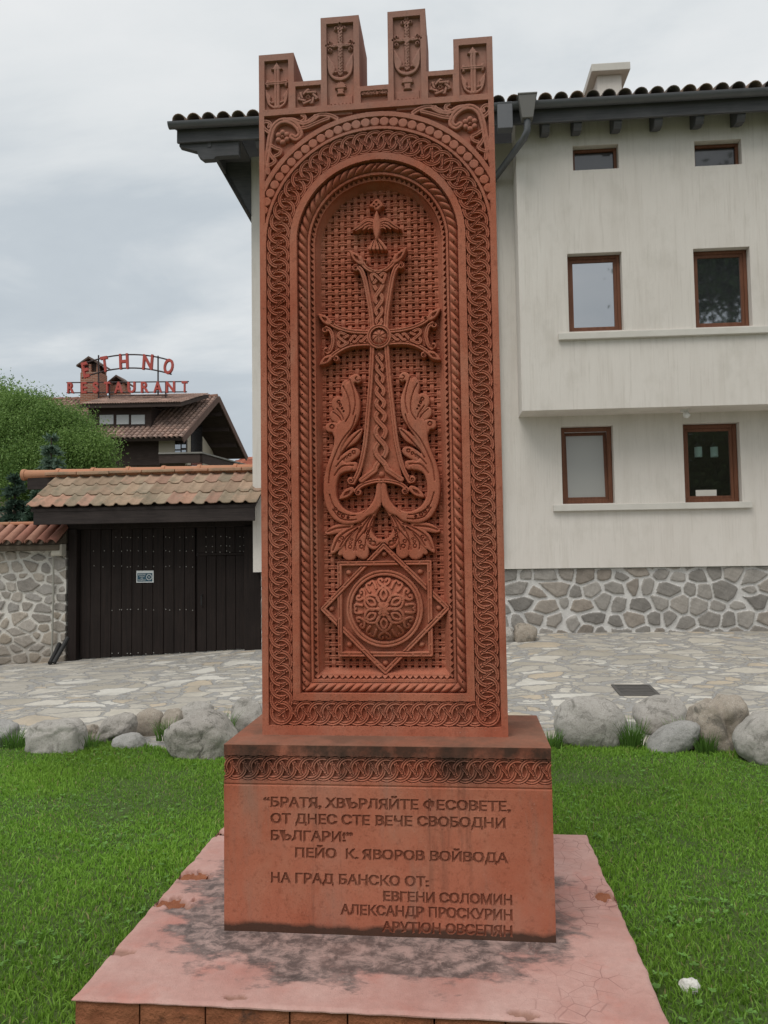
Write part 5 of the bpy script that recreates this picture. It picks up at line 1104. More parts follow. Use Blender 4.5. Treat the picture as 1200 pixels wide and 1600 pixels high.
    # lamp under the bay
    p = HP(1070, 641, -.3); l = MB(); l.tube([(p.x, -.3, BZ), (p.x, -.3, BZ-.03), (p.x, -.3, BZ-.045)], [.065, .065, .03], 14); l.tube([(p.x, -.3, BZ-.04), (p.x+.01, -.33, BZ-.075), (p.x+.015, -.35, BZ-.11), (p.x+.015, -.36, BZ-.14)], [.03, .055, .055, .02], 14)
    t = NT('white_plastic'); t.fin((.72, .72, .70), .35); lo = l.build('ceiling_lamp', t.m, None, smooth=True, sharp=50); lo.rotation_euler = (0, 0, HT); lo.location = HO; tag(lo, 'small white spot lamp fixed under the overhanging storey', 'lamp')
    c, s_ = math.cos(HT), math.sin(HT); px_, py_, pz_ = p.x, -.3, BZ; lo.data.transform(Matrix.Translation((-px_, -py_, -pz_))); lo.location = (HO.x+c*px_-s_*py_, HO.y+s_*px_+c*py_, pz_)
build_house()
# ---------------------------------------------------------------- tiled gateway in the yard wall
def build_gate():
    Y0 = 13.20                       # plane of the boards
    L, Rr = atY(105, 1000, Y0-.12).x, atY(408, 1000, Y0-.12).x; zb = lambda x: zstreet(x, Y0)
    G = thing('timber_gate', 'dark timber double gate under a mossy tiled roof, beside the plastered house', 'gate', ((L+Rr)/2, Y0, zb((L+Rr)/2)))
    ze = atY(215, 812, Y0-.62).z; zt = atY(215, 830, Y0).z+.05
    xa, xb, xc = atY(125, 950, Y0).x, atY(306, 950, Y0).x, atY(384, 950, Y0).x
    def planks(name, x0, x1, z0f, z1, y, n, parent, seed):
        m = MB(); rng = random.Random(seed)
        for k in range(n):
            a, b = x0+(x1-x0)*k/n+.004, x0+(x1-x0)*(k+1)/n-.004; d = rng.uniform(0, .008); z0 = z0f((a+b)/2); m.box(a, y-d, z0, b, y+.05, z1)
        m.box(x0-.012, y+.052, max(z0f(x0), z0f(x1))+.002, x1+.012, y+.09, z1)
        return m.build(name, M_DARKV, parent, bevel=.005, seg=1)
    lf = planks('gate_leaf', xa, xb-.012, lambda x: zb(x)+.015, zt, Y0, 11, G, 1)
    zd = atY(345, 868, Y0).z
    dr = planks('small_door', xb+.012, xc-.012, lambda x: zb(x)+.015, zd, Y0+.02, 5, G, 2); planks('upper_panel', xb+.012, xc-.012, lambda x: zd+.05, zt, Y0, 5, G, 3)
    m = MB(); m.box(xb+.012, Y0-.006, zd+.002, xc-.012, Y0+.10, zd+.048); m.box(xb, Y0+.092, zd-.12, xc, Y0+.118, zd+.18); m.build('lintel', M_DARKV, G, bevel=.006)
    m = MB(); q = atY(316, 938, Y0); m.tube([(q.x, Y0, q.z-.10), (q.x, Y0-.05, q.z-.08), (q.x, Y0-.05, q.z+.08), (q.x, Y0, q.z+.10)], .010, 8); t = NT('black_iron'); t.fin((.02, .02, .02), .5, None, .5); m.build('handle', t.m, dr, smooth=True)
    for x0, x1 in ((L, xa-.01), (xc+.004, Rr)): MB().box(x0, Y0-.12, zb(x0)-.25, x1, Y0+.12, zt).build('post', M_DARKV, G, bevel=.012)
    MB().box(L-.06, Y0-.09, zt, Rr, Y0+.10, zt+.2).build('crossbeam', M_DARKV, G, bevel=.01)
    # pale studs in rows
    t = NT('tin_stud'); t.fin((.34, .33, .30), .5, None, .5); rng = random.Random(5)
    STUD = []
    def studs(rows, parent):
        stud = None
        for y, xs in rows:
            for x in xs:
                p = atY(x, y+rng.uniform(-1, 1), Y0-.014); k = 6; q = p.copy(); p = Vector((0, 0, 0)); m = MB()
                v = [(p.x+.010*math.cos(2*math.pi*i/k), p.y, p.z+.010*math.sin(2*math.pi*i/k)) for i in range(k)]+[(p.x, p.y-.011, p.z), (p.x, p.y+.02, p.z)]
                m.add(v, [(i, (i+1) % k, k) for i in range(k)]+[((i+1) % k, i, k+1) for i in range(k)])
                if STUD: o = STUD[0].copy(); link(o, parent)
                else: o = m.build('stud', t.m, parent, smooth=True); STUD.append(o)
                o.location = q
    cols = [181, 190, 199, 204, 216, 228, 240, 259, 265, 281, 291, 301]
    studs([(839, cols), (861, [146, 163, 177]+cols[1:]), (885, [147, 161, 178]+cols[1:]), (953, [175, 187]+cols[1:]), (1021, [175, 185]+cols[2:])], lf); 
    studs([(839, [322, 332, 345, 354, 359, 375, 381])], G); 
    studs([(853, [322, 332, 345, 354, 359, 375, 381]), (862, [322, 332, 344, 354, 359, 375, 381])], G)
    # ---- little roof: soffit, beam, flat interlocking tiles in three courses, terracotta ridge
    yE, yR = Y0-.72, Y0+.28; pe, pr = atY(215, 789, yE), atY(215, 742, yR); xl, xr = atY(42, 795, yE).x, atY(402, 783, yE).x
    zE, zR = pe.z, pr.z
    m = MB(); m.box(xl+.10, yE+.03, atY(215, 817, yE+.03).z, xr-.06, yE+.09, zE-.035); m.build('eave_beam', M_DARK, G, bevel=.008)
    sl = (zR-zE)/(yR-yE); m = MB(); m.prism([(xl+.06, yE+.02, zE-.03), (xl+.06, yR, zR-.05), (xl+.06, yR, zR-.10), (xl+.06, yE+.02, zE-.08)], (xr-xl-.10, 0, 0))
    m.prism([(xl+.06, yR+.002, zR-.05), (xl+.06, yR+.9, zR-.05-.9*sl), (xl+.06, yR+.9, zR-.10-.9*sl), (xl+.06, yR+.002, zR-.10)], (xr-xl-.10, 0, 0)); m.build('roof_boards', M_DARK, G)
    for x in (xl+.25, (xl+xr)/2, xr-.25): MB().bar((x, yE+.12, zE-.16), (x, yR+.7, zR-.22-.7*sl+.42), .10, .10).build('rafter', M_DARK, G) if False else None
    n = 18; V = []; F = []; C = []; rng = random.Random(11); w = (xr-xl)/n; prof = [(0, .020), (.06, .040), (.16, .046), (.26, .034), (.36, .014), (.5, .008), (.75, .008), (.92, .012), (1.0, .020)]
    pal = [(.33, .24, .17), (.36, .265, .19), (.36, .24, .175), (.30, .235, .17), (.35, .25, .18), (.38, .235, .175), (.34, .27, .20)]
    for side in (0, 1):
        for r in range(3):
            for k in range(n):
                col = tuple(np.array(pal[rng.randrange(len(pal))])*rng.uniform(.85, 1.15)); col = (.42, .25, .18) if side == 0 and r == 0 and k in (0, 1, 2, 12) else col
                y0 = yE+(yR-yE)*(r/3)-.035; y1 = yE+(yR-yE)*((r+1)/3)-.02; j = rng.uniform(-.012, .012); tl = rng.uniform(-.008, .008); skew = .0; b = len(V)
                if side: y0, y1 = 2*yR-y0, 2*yR-y1
                zf = lambda y: zE+sl*((y if not side else 2*yR-y)-yE)
                for (y, lf_) in ((y0+j*.6, .032), (y1+.03*(1-2*side), .004)):
                    for th in (0, -.020):
                        for u, h in prof: V.append((xl+w*(k+u), y, zf(y)+h+lf_+th+tl*u)); C.append(col)
                p = len(prof)
                for i in range(p-1): F += [(b+i, b+i+1, b+2*p+i+1, b+2*p+i), (b+p+i, b+3*p+i, b+3*p+i+1, b+p+i+1), (b+i, b+p+i, b+p+i+1, b+i+1)]
                F += [(b, b+2*p, b+3*p, b+p), (b+p-1, b+2*p-1, b+4*p-1, b+3*p-1)]
    from_np('roof_tiles', np.array(V), np.array(F), M_TILE, G, cols=np.array(C))
    # flat bedding course under the ridge and the ridge tiles
    m = MB(); x = atY(72, 748, yR-.1).x
    while x < xr-.04: q = min(.62, xr-.03-x); m.box(x, yR-.16, zR+.012+random.uniform(0, .012), x+q-.012, yR-.03, zR+.075, (.40+random.uniform(-.05, .06), .25, .165)); x += q
    m.build('bedding_tiles', M_TILE, G, bevel=.012, tint=True)
    x = atY(36, 742, yR).x; xe = xr-.02; nn = 7; m = MB(); st = (xe-x)/nn
    for k in range(nn):
        a0 = x+k*st; rr = .085; col = (.46+.05*random.random(), .235, .14); V = []
        pts = [(a0, yR, zR+.055), (a0+.06, yR, zR+.055), (a0+.07, yR, zR+.055), (a0+st+.03, yR, zR+.055)]; rads = [rr+.020, rr+.020, rr+.004, rr-.008]
        m.tube(pts, rads, 16, col=col)
    m.build('ridge_tiles', M_TILEO, G, smooth=True, sharp=35, tint=True)
    # small cantilever block that carries the ridge end over the wall
    a, b = atY(45, 765, yR), atY(72, 745, yR); MB().box(a.x, yR-.05, a.z, b.x+.25, yR+.05, zR-.01).build('ridge_beam', M_DARK, G)
    settle(G, ((L+Rr)/2, Y0, zb((L+Rr)/2)))
    # ---- parking sign screwed to the leaf
    a, b = atY(213, 910.5, Y0-.02), atY(240, 891.5, Y0-.02); s = thing('parking_sign', 'small blue and white parking sign screwed to the dark gate', 'sign', ((a.x+b.x)/2, Y0-.02, a.z))
    tw = NT('sign_white'); tw.fin((.62, .64, .63), .5); tb = NT('sign_blue'); tb.fin((.030, .085, .125), .5); W_, Hh = b.x-a.x, b.z-a.z
    MB().box(a.x, Y0-.020, a.z, b.x, Y0-.012, b.z).build('plate', tw.m, s, bevel=.002)
    x0, x1, z0, z1 = a.x+W_*.06, b.x-W_*.07, a.z+Hh*.09, b.z-Hh*.21; MB().box(x0, Y0-.0225, z0, x1, Y0-.0195, z1).build('blue_field', tb.m, s)
    def letters(body, x, z, wd, hh):
        T = text_poly(body, 1.0, .012); lo, hi = T[..., 0].min(), T[..., 0].max(); X = x+(T[..., 0]-lo)*wd/(hi-lo); Z = z+T[..., 1]*hh/.73
        P = np.stack([X, np.full(X.shape, Y0-.0245), Z], -1).reshape(-1, 3); from_np('lettering', P, np.arange(len(P)).reshape(-1, 3), tw.m, s)
    hw = (x1-x0); hz = (z1-z0)
    for i, (tx, xx, ww) in enumerate((("ВНИМАНИЕ", .05, .50), ("ГАРАЖ", .14, .34), ("НЕ", .23, .14), ("ПАРКИРАЙ", .05, .50))): letters(tx, x0+hw*xx, z0+hz*(.76-.22*i), hw*ww, hz*.15)
    c = (x0+hw*.79, z0+hz*.52); r = hz*.33; m = MB(); m.tube([(c[0]+r*math.cos(t), Y0-.024, c[1]+r*math.sin(t)) for t in np.linspace(0, 2*math.pi, 25)], .006, 6, cap=False)
    for sg in (1, -1): m.bar((c[0]-r*.7, Y0-.024, c[1]-sg*r*.7), (c[0]+r*.7, Y0-.024, c[1]+sg*r*.7), .010, .004)
    m.build('no_stopping_mark', tw.m, s); settle(s, ((a.x+b.x)/2, Y0-.02, a.z))
t = NT('terracotta_ridge'); c = t.co(); n = t.noise(c, 12, 6, .7); M_TILEO = t.fin(t.mix(t.math('MULTIPLY', t.ramp(n, [(.5, 0), (.75, 1)]), .45), t.tint(), (.30, .20, .14)), .85, t.bump(n, .3, .006), .2)
build_gate()
def build_yard_wall():
    Y = 13.10; xr = atY(103, 950, Y).x; xl = -13.0; zt = atY(50, 861, Y).z; z0 = zstreet(xl, Y)-.4
    Wl = thing('yard_wall', 'white-mortared rubble yard wall with a tiled coping, left of the gate', 'wall', ((xl+xr)/2, Y, z0))
    masonry('stonework', xl, xr, z0, zt, Y, M_RUBW, Wl, .185, .40, .015, .040, .009, ((.28, .25, .215), (.34, .32, .295), (.36, .31, .25)), (.60, .575, .525), 1.5, 9, thick=.45)
    ze = atY(50, 851, Y-.30).z; MB().box(xl, Y-.26, zt, xr+.0, Y+.6, zt+.11).build('wall_plate', M_TIMB, Wl, bevel=.02)
    zr = atY(50, 818, Y+.15).z; n = int((xr-xl+.2)/.205)
    barrel_roof('coping_tiles', (xl, Y-.34, zt+.15), (xr+.05, Y-.34, zt+.15), (xl, Y+.12, zr-.04), n, 1, M_TILE2, Wl, .088, [(.34, .16, .12), (.39, .20, .145), (.31, .14, .105), (.36, .19, .14)], cap=True)
    m = MB(); m.prism([(xl, Y-.28, zt+.112), (xl, Y+.14, zr-.05), (xl, Y+.5, zt+.112)], (xr-xl, 0, 0)); m.build('coping_bed', M_TIMB, Wl)
    barrel_roof('coping_tiles', (xr+.05, Y+.64, zt+.15), (xl, Y+.64, zt+.15), (xr+.05, Y+.18, zr-.04), n, 1, M_TILE2, Wl, .088, [(.40, .17, .115), (.46, .22, .14)], seed=8)
    m = MB(); x = xl
    while x < xr-.1: m.box(x, Y+.03, zr-.03, x+.47, Y+.30, zr+.03, (.47+random.uniform(-.05, .05), .24, .145)); x += .48
    m.build('ridge_tiles', M_TILEO, Wl, bevel=.02, tint=True); settle(Wl, ((xl+xr)/2, Y, z0))
    # meter box with its conduit
    a, b = atY(80, 869, Y-.2), atY(97, 850, Y-.2); B = thing('meter_box', 'grey electricity box with a thin conduit running down the yard wall', 'meter box', ((a.x+b.x)/2, Y-.15, zstreet(a.x, Y)))
    t = NT('grey_plastic'); c = t.co(); t.fin(t.mix(t.noise(c, 6), (.40, .37, .30), (.50, .47, .40)), .6); MB().box(a.x, Y-.22, a.z, b.x, Y-.055, b.z).build('box', t.m, B, bevel=.012)
    MB().box(a.x+.02, Y-.232, a.z+.02, b.x-.02, Y-.221, b.z-.02).build('cover', t.m, B, bevel=.006)
    tc = NT('conduit'); tc.fin((.30, .29, .25), .5); p = atY(84, 950, Y-.10); MB().tube([(p.x, Y-.13, a.z), (p.x-.01, Y-.10, a.z-.7), (p.x-.03, Y-.10, zstreet(p.x, Y))], .017, 8).build('conduit', tc.m, B, smooth=True); settle(B, ((a.x+b.x)/2, Y-.15, zstreet(a.x, Y)))
    # black pipes leaning in the corner by the gate post
    tk = NT('black_rubber'); tk.fin((.018, .018, .018), .6, None, .4)
    for i, (p0, p1, lab) in enumerate((((78, 1038), (93, 1006), 'shorter black pipe leaning against the yard wall by the gate'), ((84, 1036), (106, 996), 'longer black pipe leaning on the gate post'))):
        y0, y1 = Y-.55+.02*i, Y-.14-.12*i; q0, q1 = atY(*p0, y0), atY(*p1, y1); q0.z = zstreet(q0.x, y0)+.03; d = (q1-q0).normalized(); m = MB(); m.tube([q0, q0.lerp(q1, .5)+Vector((0, 0, -.01)), q1], .038, 12, cap=True); o = m.build('pipe', tk.m, None, smooth=True, sharp=50)
        tag(o, lab, 'pipe', 'black pipes beside the gate'); o.data.transform(Matrix.Translation(-q0)); o.location = q0
t = NT('limewashed_rubble'); c = t.co(); n = t.noise(c, 30, 6, .7); st = t.noise(t.co((1, 1, .6)), 1.8, 6, .65); col = t.mix(.5, t.tint(), t.ramp(n, [(.25, (.3, .3, .3)), (.75, (.72, .72, .72))]), 'OVERLAY')
_s = t.n('SeparateXYZ', {0: c}); foot_tone = t.math('MULTIPLY', t.ramp(t.math('ADD', _s.outputs[2], t.math('MULTIPLY', st, .5)), [(.0, 1), (.55, 0)]), .6); M_RUBW = t.fin(t.mix(foot_tone, col, (.22, .185, .15)), .95, t.bump(n, .6, .014), .1)  # mixes in brown, stronger towards the foot of the wall
M_TIMB = wood('grey_timber', (.075, .06, .045), (.14, .115, .085), (2, 30, 30), .9, .1); M_TILE2 = tile_mat('red_tile', None, None, (.20, .13, .09), .35)
build_yard_wall()
# ---------------------------------------------------------------- the restaurant beyond the gate
def build_restaurant():
    YF_ = 34.0; F_ = atY(285, 684, YF_); 
    # gable runs away from the viewer: find the far eave corner at the same height
    d = ray(384, 714); tt = (F_.z-1.5)/d[2]; B_ = Vector(CAM+d*tt); A_ = atY(340, 621, (F_.y+B_.y)/2+.2); rd = Vector((-1, -.075, 0)).normalized(); LEN = 15.0
    g = (B_-F_); g.z = 0; gn = g.normalized(); wid = g.length; base = F_.lerp(B_, .5); base.z = -.4
    R_ = thing('restaurant_building', 'timber and brick restaurant with a brown tiled roof, far behind the gate', 'building', base)
    brown = [(.34, .235, .195), (.38, .26, .21), (.31, .22, .185), (.40, .27, .22)]
    def slope(name, e, r, ln, nb, nr, parent): # e eave corner, r ridge corner at gable
        e2, r2 = e+rd*ln, r+rd*ln
        if e is F_ or (e-F_).length < .01: barrel_roof(name, e2, e, r2, nb, nr, M_TILEB, parent, ln/nb*.46, brown, .015, 5)
        else: barrel_roof(name, e, e2, r, nb, nr, M_TILEB, parent, ln/nb*.46, brown, .015, 6)
    slope('roof_tiles', F_, A_, LEN, 62, 17, R_); slope('roof_tiles', B_, A_, LEN, 62, 17, R_)
    up = Vector((0, 0, 1)); m = MB()
    for e in (F_, B_):
        n_ = (A_-e).cross(rd).normalized(); n_ = n_ if n_.z > 0 else -n_; m.prism([e-n_*.02, A_-n_*.02, A_+rd*LEN-n_*.02, e+rd*LEN-n_*.02], -n_*.12)
    m.build('roof_boards', M_RDARK, R_)
    # barge boards
    o_ = -rd*.05
    for e in (F_, B_): MB().bar(e+o_-(A_-e)*.015+up*-.06, A_+o_+up*-.04, .06, .30).build('barge_board', M_BARGE, R_)
    m = MB(); q = rd*.35; 
    for k in range(38): m.tube([A_+rd*(.40*k)+up*.05, A_+rd*(.40*k+.46)+up*.035], [.14, .12], 8, col=(.24, .135, .10))
    m.build('ridge_tiles', M_TILEB, R_, tint=True)
    # walls set in under the overhang
    ov = 2.6; w0, w1 = F_+gn*.9+rd*ov, B_-gn*.9+rd*ov; zt = F_.z+.55
    m = MB(); P = lambda p, z: Vector((p.x, p.y, z)); apex = A_+rd*ov
    m.prism([P(w0, -.5), P(w1, -.5), P(w1, F_.z+.5), P(apex, A_.z-.25), P(w0, F_.z+.5)], rd*(LEN-ov-.5)); m.build('wall', M_RWALL, R_)
    # front: dark timber cladding and cream bay, window at the corner, balcony
    fn = Vector((-rd.y, rd.x, 0)); fn = fn if fn.y > 0 else -fn
    fp = lambda px, py, off: (lambda d: CAM+d*(((np.array(F_)+np.array(fn)*off-CAM)@np.array(fn))/(d@np.array(fn))))(ray(px, py))
    def panel(name, px0, py0, px1, py1, off, dep, mat, parent=R_, bev=0):
        a, b = Vector(fp(px0, py1, off)), Vector(fp(px1, py0, off)); mm = MB(); z0, z1 = a.z, b.z; r_ = -rd; L_ = (b-a).dot(r_)
        mm.prism([a, a+r_*L_, a+r_*L_+up*(z1-z0), a+up*(z1-z0)], fn*dep); return mm.build(name, mat, parent, bevel=bev)
    panel('timber_cladding', 170, 688, 250, 728, .78, .2, M_RDARK); panel('plaster_bay', 248, 686, 273, 721, .70, .3, M_CREAM)
    wf = panel('window', 272, 686, 291, 721, .72, .1, M_RDARK); panel('pane', 273.5, 689, 282, 702, .70, .015, M_GLASS, wf); panel('pane', 284, 688, 290.5, 700, .70, .015, M_GLASS, wf); panel('pane', 273.5, 704, 282, 719, .70, .015, M_GLASS, wf); panel('pane', 284, 703, 290.5, 719, .70, .015, M_GLASS, wf)
    # gable wall details on the right-hand face
    gp = lambda px, py, off: (lambda d: CAM+d*(((np.array(F_)+np.array(rd)*off-CAM)@np.array(rd))/(d@np.array(rd))))(ray(px, py))
    def gpanel(name, quad, off, dep, mat, parent=R_):
        v = [Vector(gp(px, py, off)) for px, py in quad]; mm = MB(); mm.prism(v, rd*dep); return mm.build(name, mat, parent)
    gpanel('gable_glazing', [(299, 677), (316, 664), (316, 728), (299, 728)], .30, .05, M_GLASSV); gpanel('gable_plaster', [(317, 682), (337, 712), (337, 734), (317, 730)], .28, .09, M_CREAM); gpanel('corner_post', [(293, 683), (298, 679), (298, 727), (293, 727)], .26, .12, M_CREAM)
    for q in ((306, 664), (323, 690)): pass
    m = MB(); m.bar(Vector(gp(300, 668, ov-.3)), Vector(gp(350, 668, ov-.3)), .2, .22); m.build('tie_beam', M_RDARK, R_)
    for s in (.28, .55, .8):
        for e in (F_, B_): c = e.lerp(A_, s); MB().bar(c-up*.22+rd*.1, c-up*.22+rd*ov, .16, .2).build('purlin', M_RDARK, R_)
    # balcony
    a, b = Vector(fp(248, 724, -.6)), Vector(fp(315, 722, -.6)); m = MB(); m.prism([a, a-rd*((b-a).dot(-rd)), a-rd*((b-a).dot(-rd))+up*.42, a+up*.42], gn*.08); c = a-rd*((b-a).dot(-rd)); m.prism([c, c+gn*5.5, c+gn*5.5+up*.42, c+up*.42], rd*.08); m.build('balcony_parapet', M_RDARK, R_)
    m = MB(); m.bar(c+up*.45-gn*.05, c+gn*5.6+up*.45, .10, .07); m.bar(a+up*.45, c+up*.45, .10, .07); m.build('balcony_rail', M_GREYW, R_)
    # dormer
    df = lambda px, py, off: Vector(fp(px, py, off)); off = .85
    x0, x1 = df(138, 664, off), df(236, 664, off); L_ = (x1-x0).dot(-rd); z0, z1 = x0.z-.35, df(190, 634, off).z; m = MB(); m.prism([P(x0, z0), P(x0, z0)-rd*L_, P(x0, z1)-rd*L_, P(x0, z1)], fn*2.6); D = m.build('dormer', M_RDARK, R_)
    for (pa, pb) in ((155.5, 177), (182, 201), (205, 226)):
        a, b = df(pa, 663, off-.04), df(pb, 648, off-.04); mm = MB(); w = (b-a).dot(-rd); mm.prism([a, a-rd*w, a-rd*w+up*(b.z-a.z), a+up*(b.z-a.z)], gn*.03); o = mm.build('window', M_WHITEP, D)
    e0, e1 = df(124, 632, off-.55), df(283, 630, off-.55); ln = (e1-e0).dot(-rd); r0 = P(e0, A_.z+.06)+gn*2.9
    barrel_roof('dormer_roof', e0, e0-rd*ln, r0, 40, 6, M_TILEB, R_, ln/40*.46, brown, .015, 9); m = MB(); m.prism([e0-up*.02, e0-rd*ln-up*.02, r0-rd*ln-up*.05, r0-up*.05], -up*.16); m.build('dormer_soffit', M_RDARK, R_)
    p = df(283, 630, off-.55)
    m = MB(); q0, q1 = df(236, 660, off+.1), df(282, 634, off-.3); m.prism([P(df(237, 662, off), z0), df(237, 638, off), df(283, 630, off)+gn*1.0], gn*.05); 
    # chimneys
    def chim(px0, px1, pyb, pyt, y, roof, name='chimney'):
        a, b = atY(px0, pyb, y), atY(px1, pyt, y); w = b.x-a.x; mm = MB(); hz = a.z+(b.z-a.z)*.70
        mm.box(a.x, y, a.z-1.2, b.x, y+w*.9, hz); C_ = mm.build('chimney', M_BRICK, R_, bevel=.015); t_ = w*.13
        for ax in (a.x+.03, (a.x+b.x)/2-t_/2, b.x-t_-.03):
            for ay in (y+.03, y+w*.9-t_-.03): MB().box(ax, ay, hz, ax+t_, ay+t_, b.z-.22).build('flue_post', M_BRICK, C_)
        MB().box(a.x+w*.16, y+w*.16, hz, b.x-w*.16, y+w*.74, b.z-.2).build('flue', M_RDARK, C_)
        mm = MB(); mm.prism([(a.x-.14, y-.14, b.z-.28), ((a.x+b.x)/2, y-.14, b.z+.14), (b.x+.14, y-.14, b.z-.28), (b.x+.14, y-.14, b.z-.36), ((a.x+b.x)/2, y-.14, b.z+.04), (a.x-.14, y-.14, b.z-.36)], (0, w*.9+.28, 0)); mm.build('chimney_hood', M_TILED, C_)
    chim(125, 155, 628, 561, 36.2, 1); chim(171, 195, 626, 590, 37.6, 1)
    settle(R_, base)
    # ---- roof sign
    ys = 35.4; sg = thing('roof_sign', 'red arched letter sign reading ETHNO RESTAURANT on the far tiled roof', 'sign', atY(200, 628, ys))
    tr = NT('sign_red'); c = tr.co(); tr.fin(tr.mix(tr.noise(c, 2), (.40, .065, .05), (.47, .10, .08)), .55); ti = NT('sign_iron'); ti.fin((.06, .045, .045), .6)
    m = MB(); top = lambda x: 553+(x-206)**2*.00255; bot = lambda x: 574+(x-206)**2*.0026
    for f_, xa, xb in ((top, 126, 270), (bot, 128, 268)): m.tube([atY(x, f_(x)+1, ys) for x in np.linspace(xa, xb, 18)], .035, 6)
    for y_, xa, xb in ((597, 104, 295), (613, 104, 292), (618, 155, 262)): m.tube([atY(xa, y_+.8, ys), atY(xb, y_-1.6+.8, ys)], .03, 6)
    for x, ya, yb in ((154, 555, 626), (247, 556, 618), (259, 597, 628), (171, 598, 626)): m.tube([atY(x, ya, ys+.05), atY(x, yb, ys+.05)], .04, 6)
    m.build('sign_frame', ti.m, sg)
    def letter(ch, px, py_top, py_bot, w, rot=0):
        T = text_poly(ch, 1.0, .022); lo, hi = T.reshape(-1, 2).min(0), T.reshape(-1, 2).max(0); a, b = atY(px, py_bot, ys-.08), atY(px, py_top, ys-.08); h = b.z-a.z; ww = w/1200*ys
        Q = (T.reshape(-1, 2)-(lo+hi)/2)/(hi-lo)*np.array((ww, h)); cs, sn = math.cos(rot), math.sin(rot); Q = Q@np.array([[cs, sn], [-sn, cs]]); n = len(Q)
        P0 = np.stack([a.x+Q[:, 0], np.full(n, ys-.10), (a.z+b.z)/2+Q[:, 1]], -1); P1 = P0+np.array((0, .14, 0)); f = np.arange(n).reshape(-1, 3)
        ed = {}
        me = bpy.data.meshes.new('letter'); me.from_pydata([tuple(v) for v in P0], [], [tuple(x) for x in f]); bm = bmesh.new(); bm.from_mesh(me); bmesh.ops.remove_doubles(bm, verts=bm.verts, dist=.001)
        ex = bmesh.ops.extrude_face_region(bm, geom=bm.faces[:]); bmesh.ops.translate(bm, verts=[v for v in ex['geom'] if isinstance(v, bmesh.types.BMVert)], vec=(0, .14, 0)); bmesh.ops.recalc_face_normals(bm, faces=bm.faces); bm.to_mesh(me); bm.free(); me.materials.append(tr.m); link(bpy.data.objects.new('letter', me), sg)
    for ch, x, w in (('E', 133, 10), ('T', 163, 12), ('H', 193, 15), ('N', 230.5, 17), ('O', 263, 16)): letter(ch, x, top(x)-1, bot(x)+2, w, -(x-206)*.0030)
    for ch, x, w in zip('RESTAURANT', (110, 131, 149, 167, 185, 205, 226, 246, 266, 288), (11, 9, 9, 10, 14, 13, 13, 14, 15, 9)): letter(ch, x, 597-(x-104)*.008, 614.5-(x-104)*.008, w)
    settle(sg, atY(200, 628, ys))
M_RDARK = wood('old_brown_timber', (.042, .030, .026), (.07, .05, .043), (2, 2, 20), .85, .1); M_BARGE = wood('barge_timber', (.12, .075, .06), (.17, .11, .09), (4, 4, 4), .85, .1); M_GREYW = wood('grey_rail', (.20, .19, .17), (.28, .27, .25), (4, 4, 4), .85, .1)
t = NT('cream_wall'); c = t.co(); M_CREAM = t.fin(t.mix(t.noise(c, 1.5, 5), (.42, .37, .29), (.50, .45, .37)), .9); t = NT('shaded_brick_wall'); c = t.co(); M_RWALL = t.fin(t.mix(t.noise(c, 1.5, 5), (.18, .14, .11), (.24, .19, .15)), .9); t = NT('white_pane'); M_WHITEP = t.fin((.50, .52, .52), .3)
t = NT('chimney_brick'); c = t.co(); bt = t.n('TexBrick', {'Vector': t.n('Mapping', {0: c, 'Rotation': (math.pi/2, 0, 0)}), 'Color1': (.36, .15, .09, 1), 'Color2': (.28, .115, .07, 1), 'Mortar': (.38, .30, .24, 1), 'Scale': 1.0, 'Mortar Size': .012, 'Brick Width': .24, 'Row Height': .085}); M_BRICK = t.fin(bt.outputs[0], .9); t = NT('hood_tile'); M_TILED = t.fin((.12, .085, .07), .9)
build_restaurant()
def far_house():
    y = 44.0; a, b = atY(338, 745, y), atY(430, 716, y); z0 = -.5; r = thing('far_house', 'distant house with an orange-red tiled roof, right of the restaurant gable', 'house', ((a.x+b.x)/2+1, y+3, z0))
    zE, zR = atY(360, 733, y).z, atY(360, 716, y+2.2).z; m = MB(); m.box(a.x+.3, y+.4, z0, b.x+3, y+5, zE+.1); m.build('wall', M_CREAM, r)
    barrel_roof('roof', (a.x-.2, y, zE), (b.x+3, y, zE), (a.x+1.2, y+2.6, zR), 40, 8, M_TILE2, r, .13, [(.47, .17, .11), (.52, .21, .14), (.42, .15, .10)]); m = MB(); m.prism([(a.x-.1, y+.05, zE-.03), (b.x+3, y+.05, zE-.03), (b.x+3, y+2.6, zR-.05), (a.x+1.2, y+2.6, zR-.05)], (0, 0, -.15)); m.build('roof_boards', M_GREYW, r); settle(r, ((a.x+b.x)/2+1, y+3, z0))
far_house()
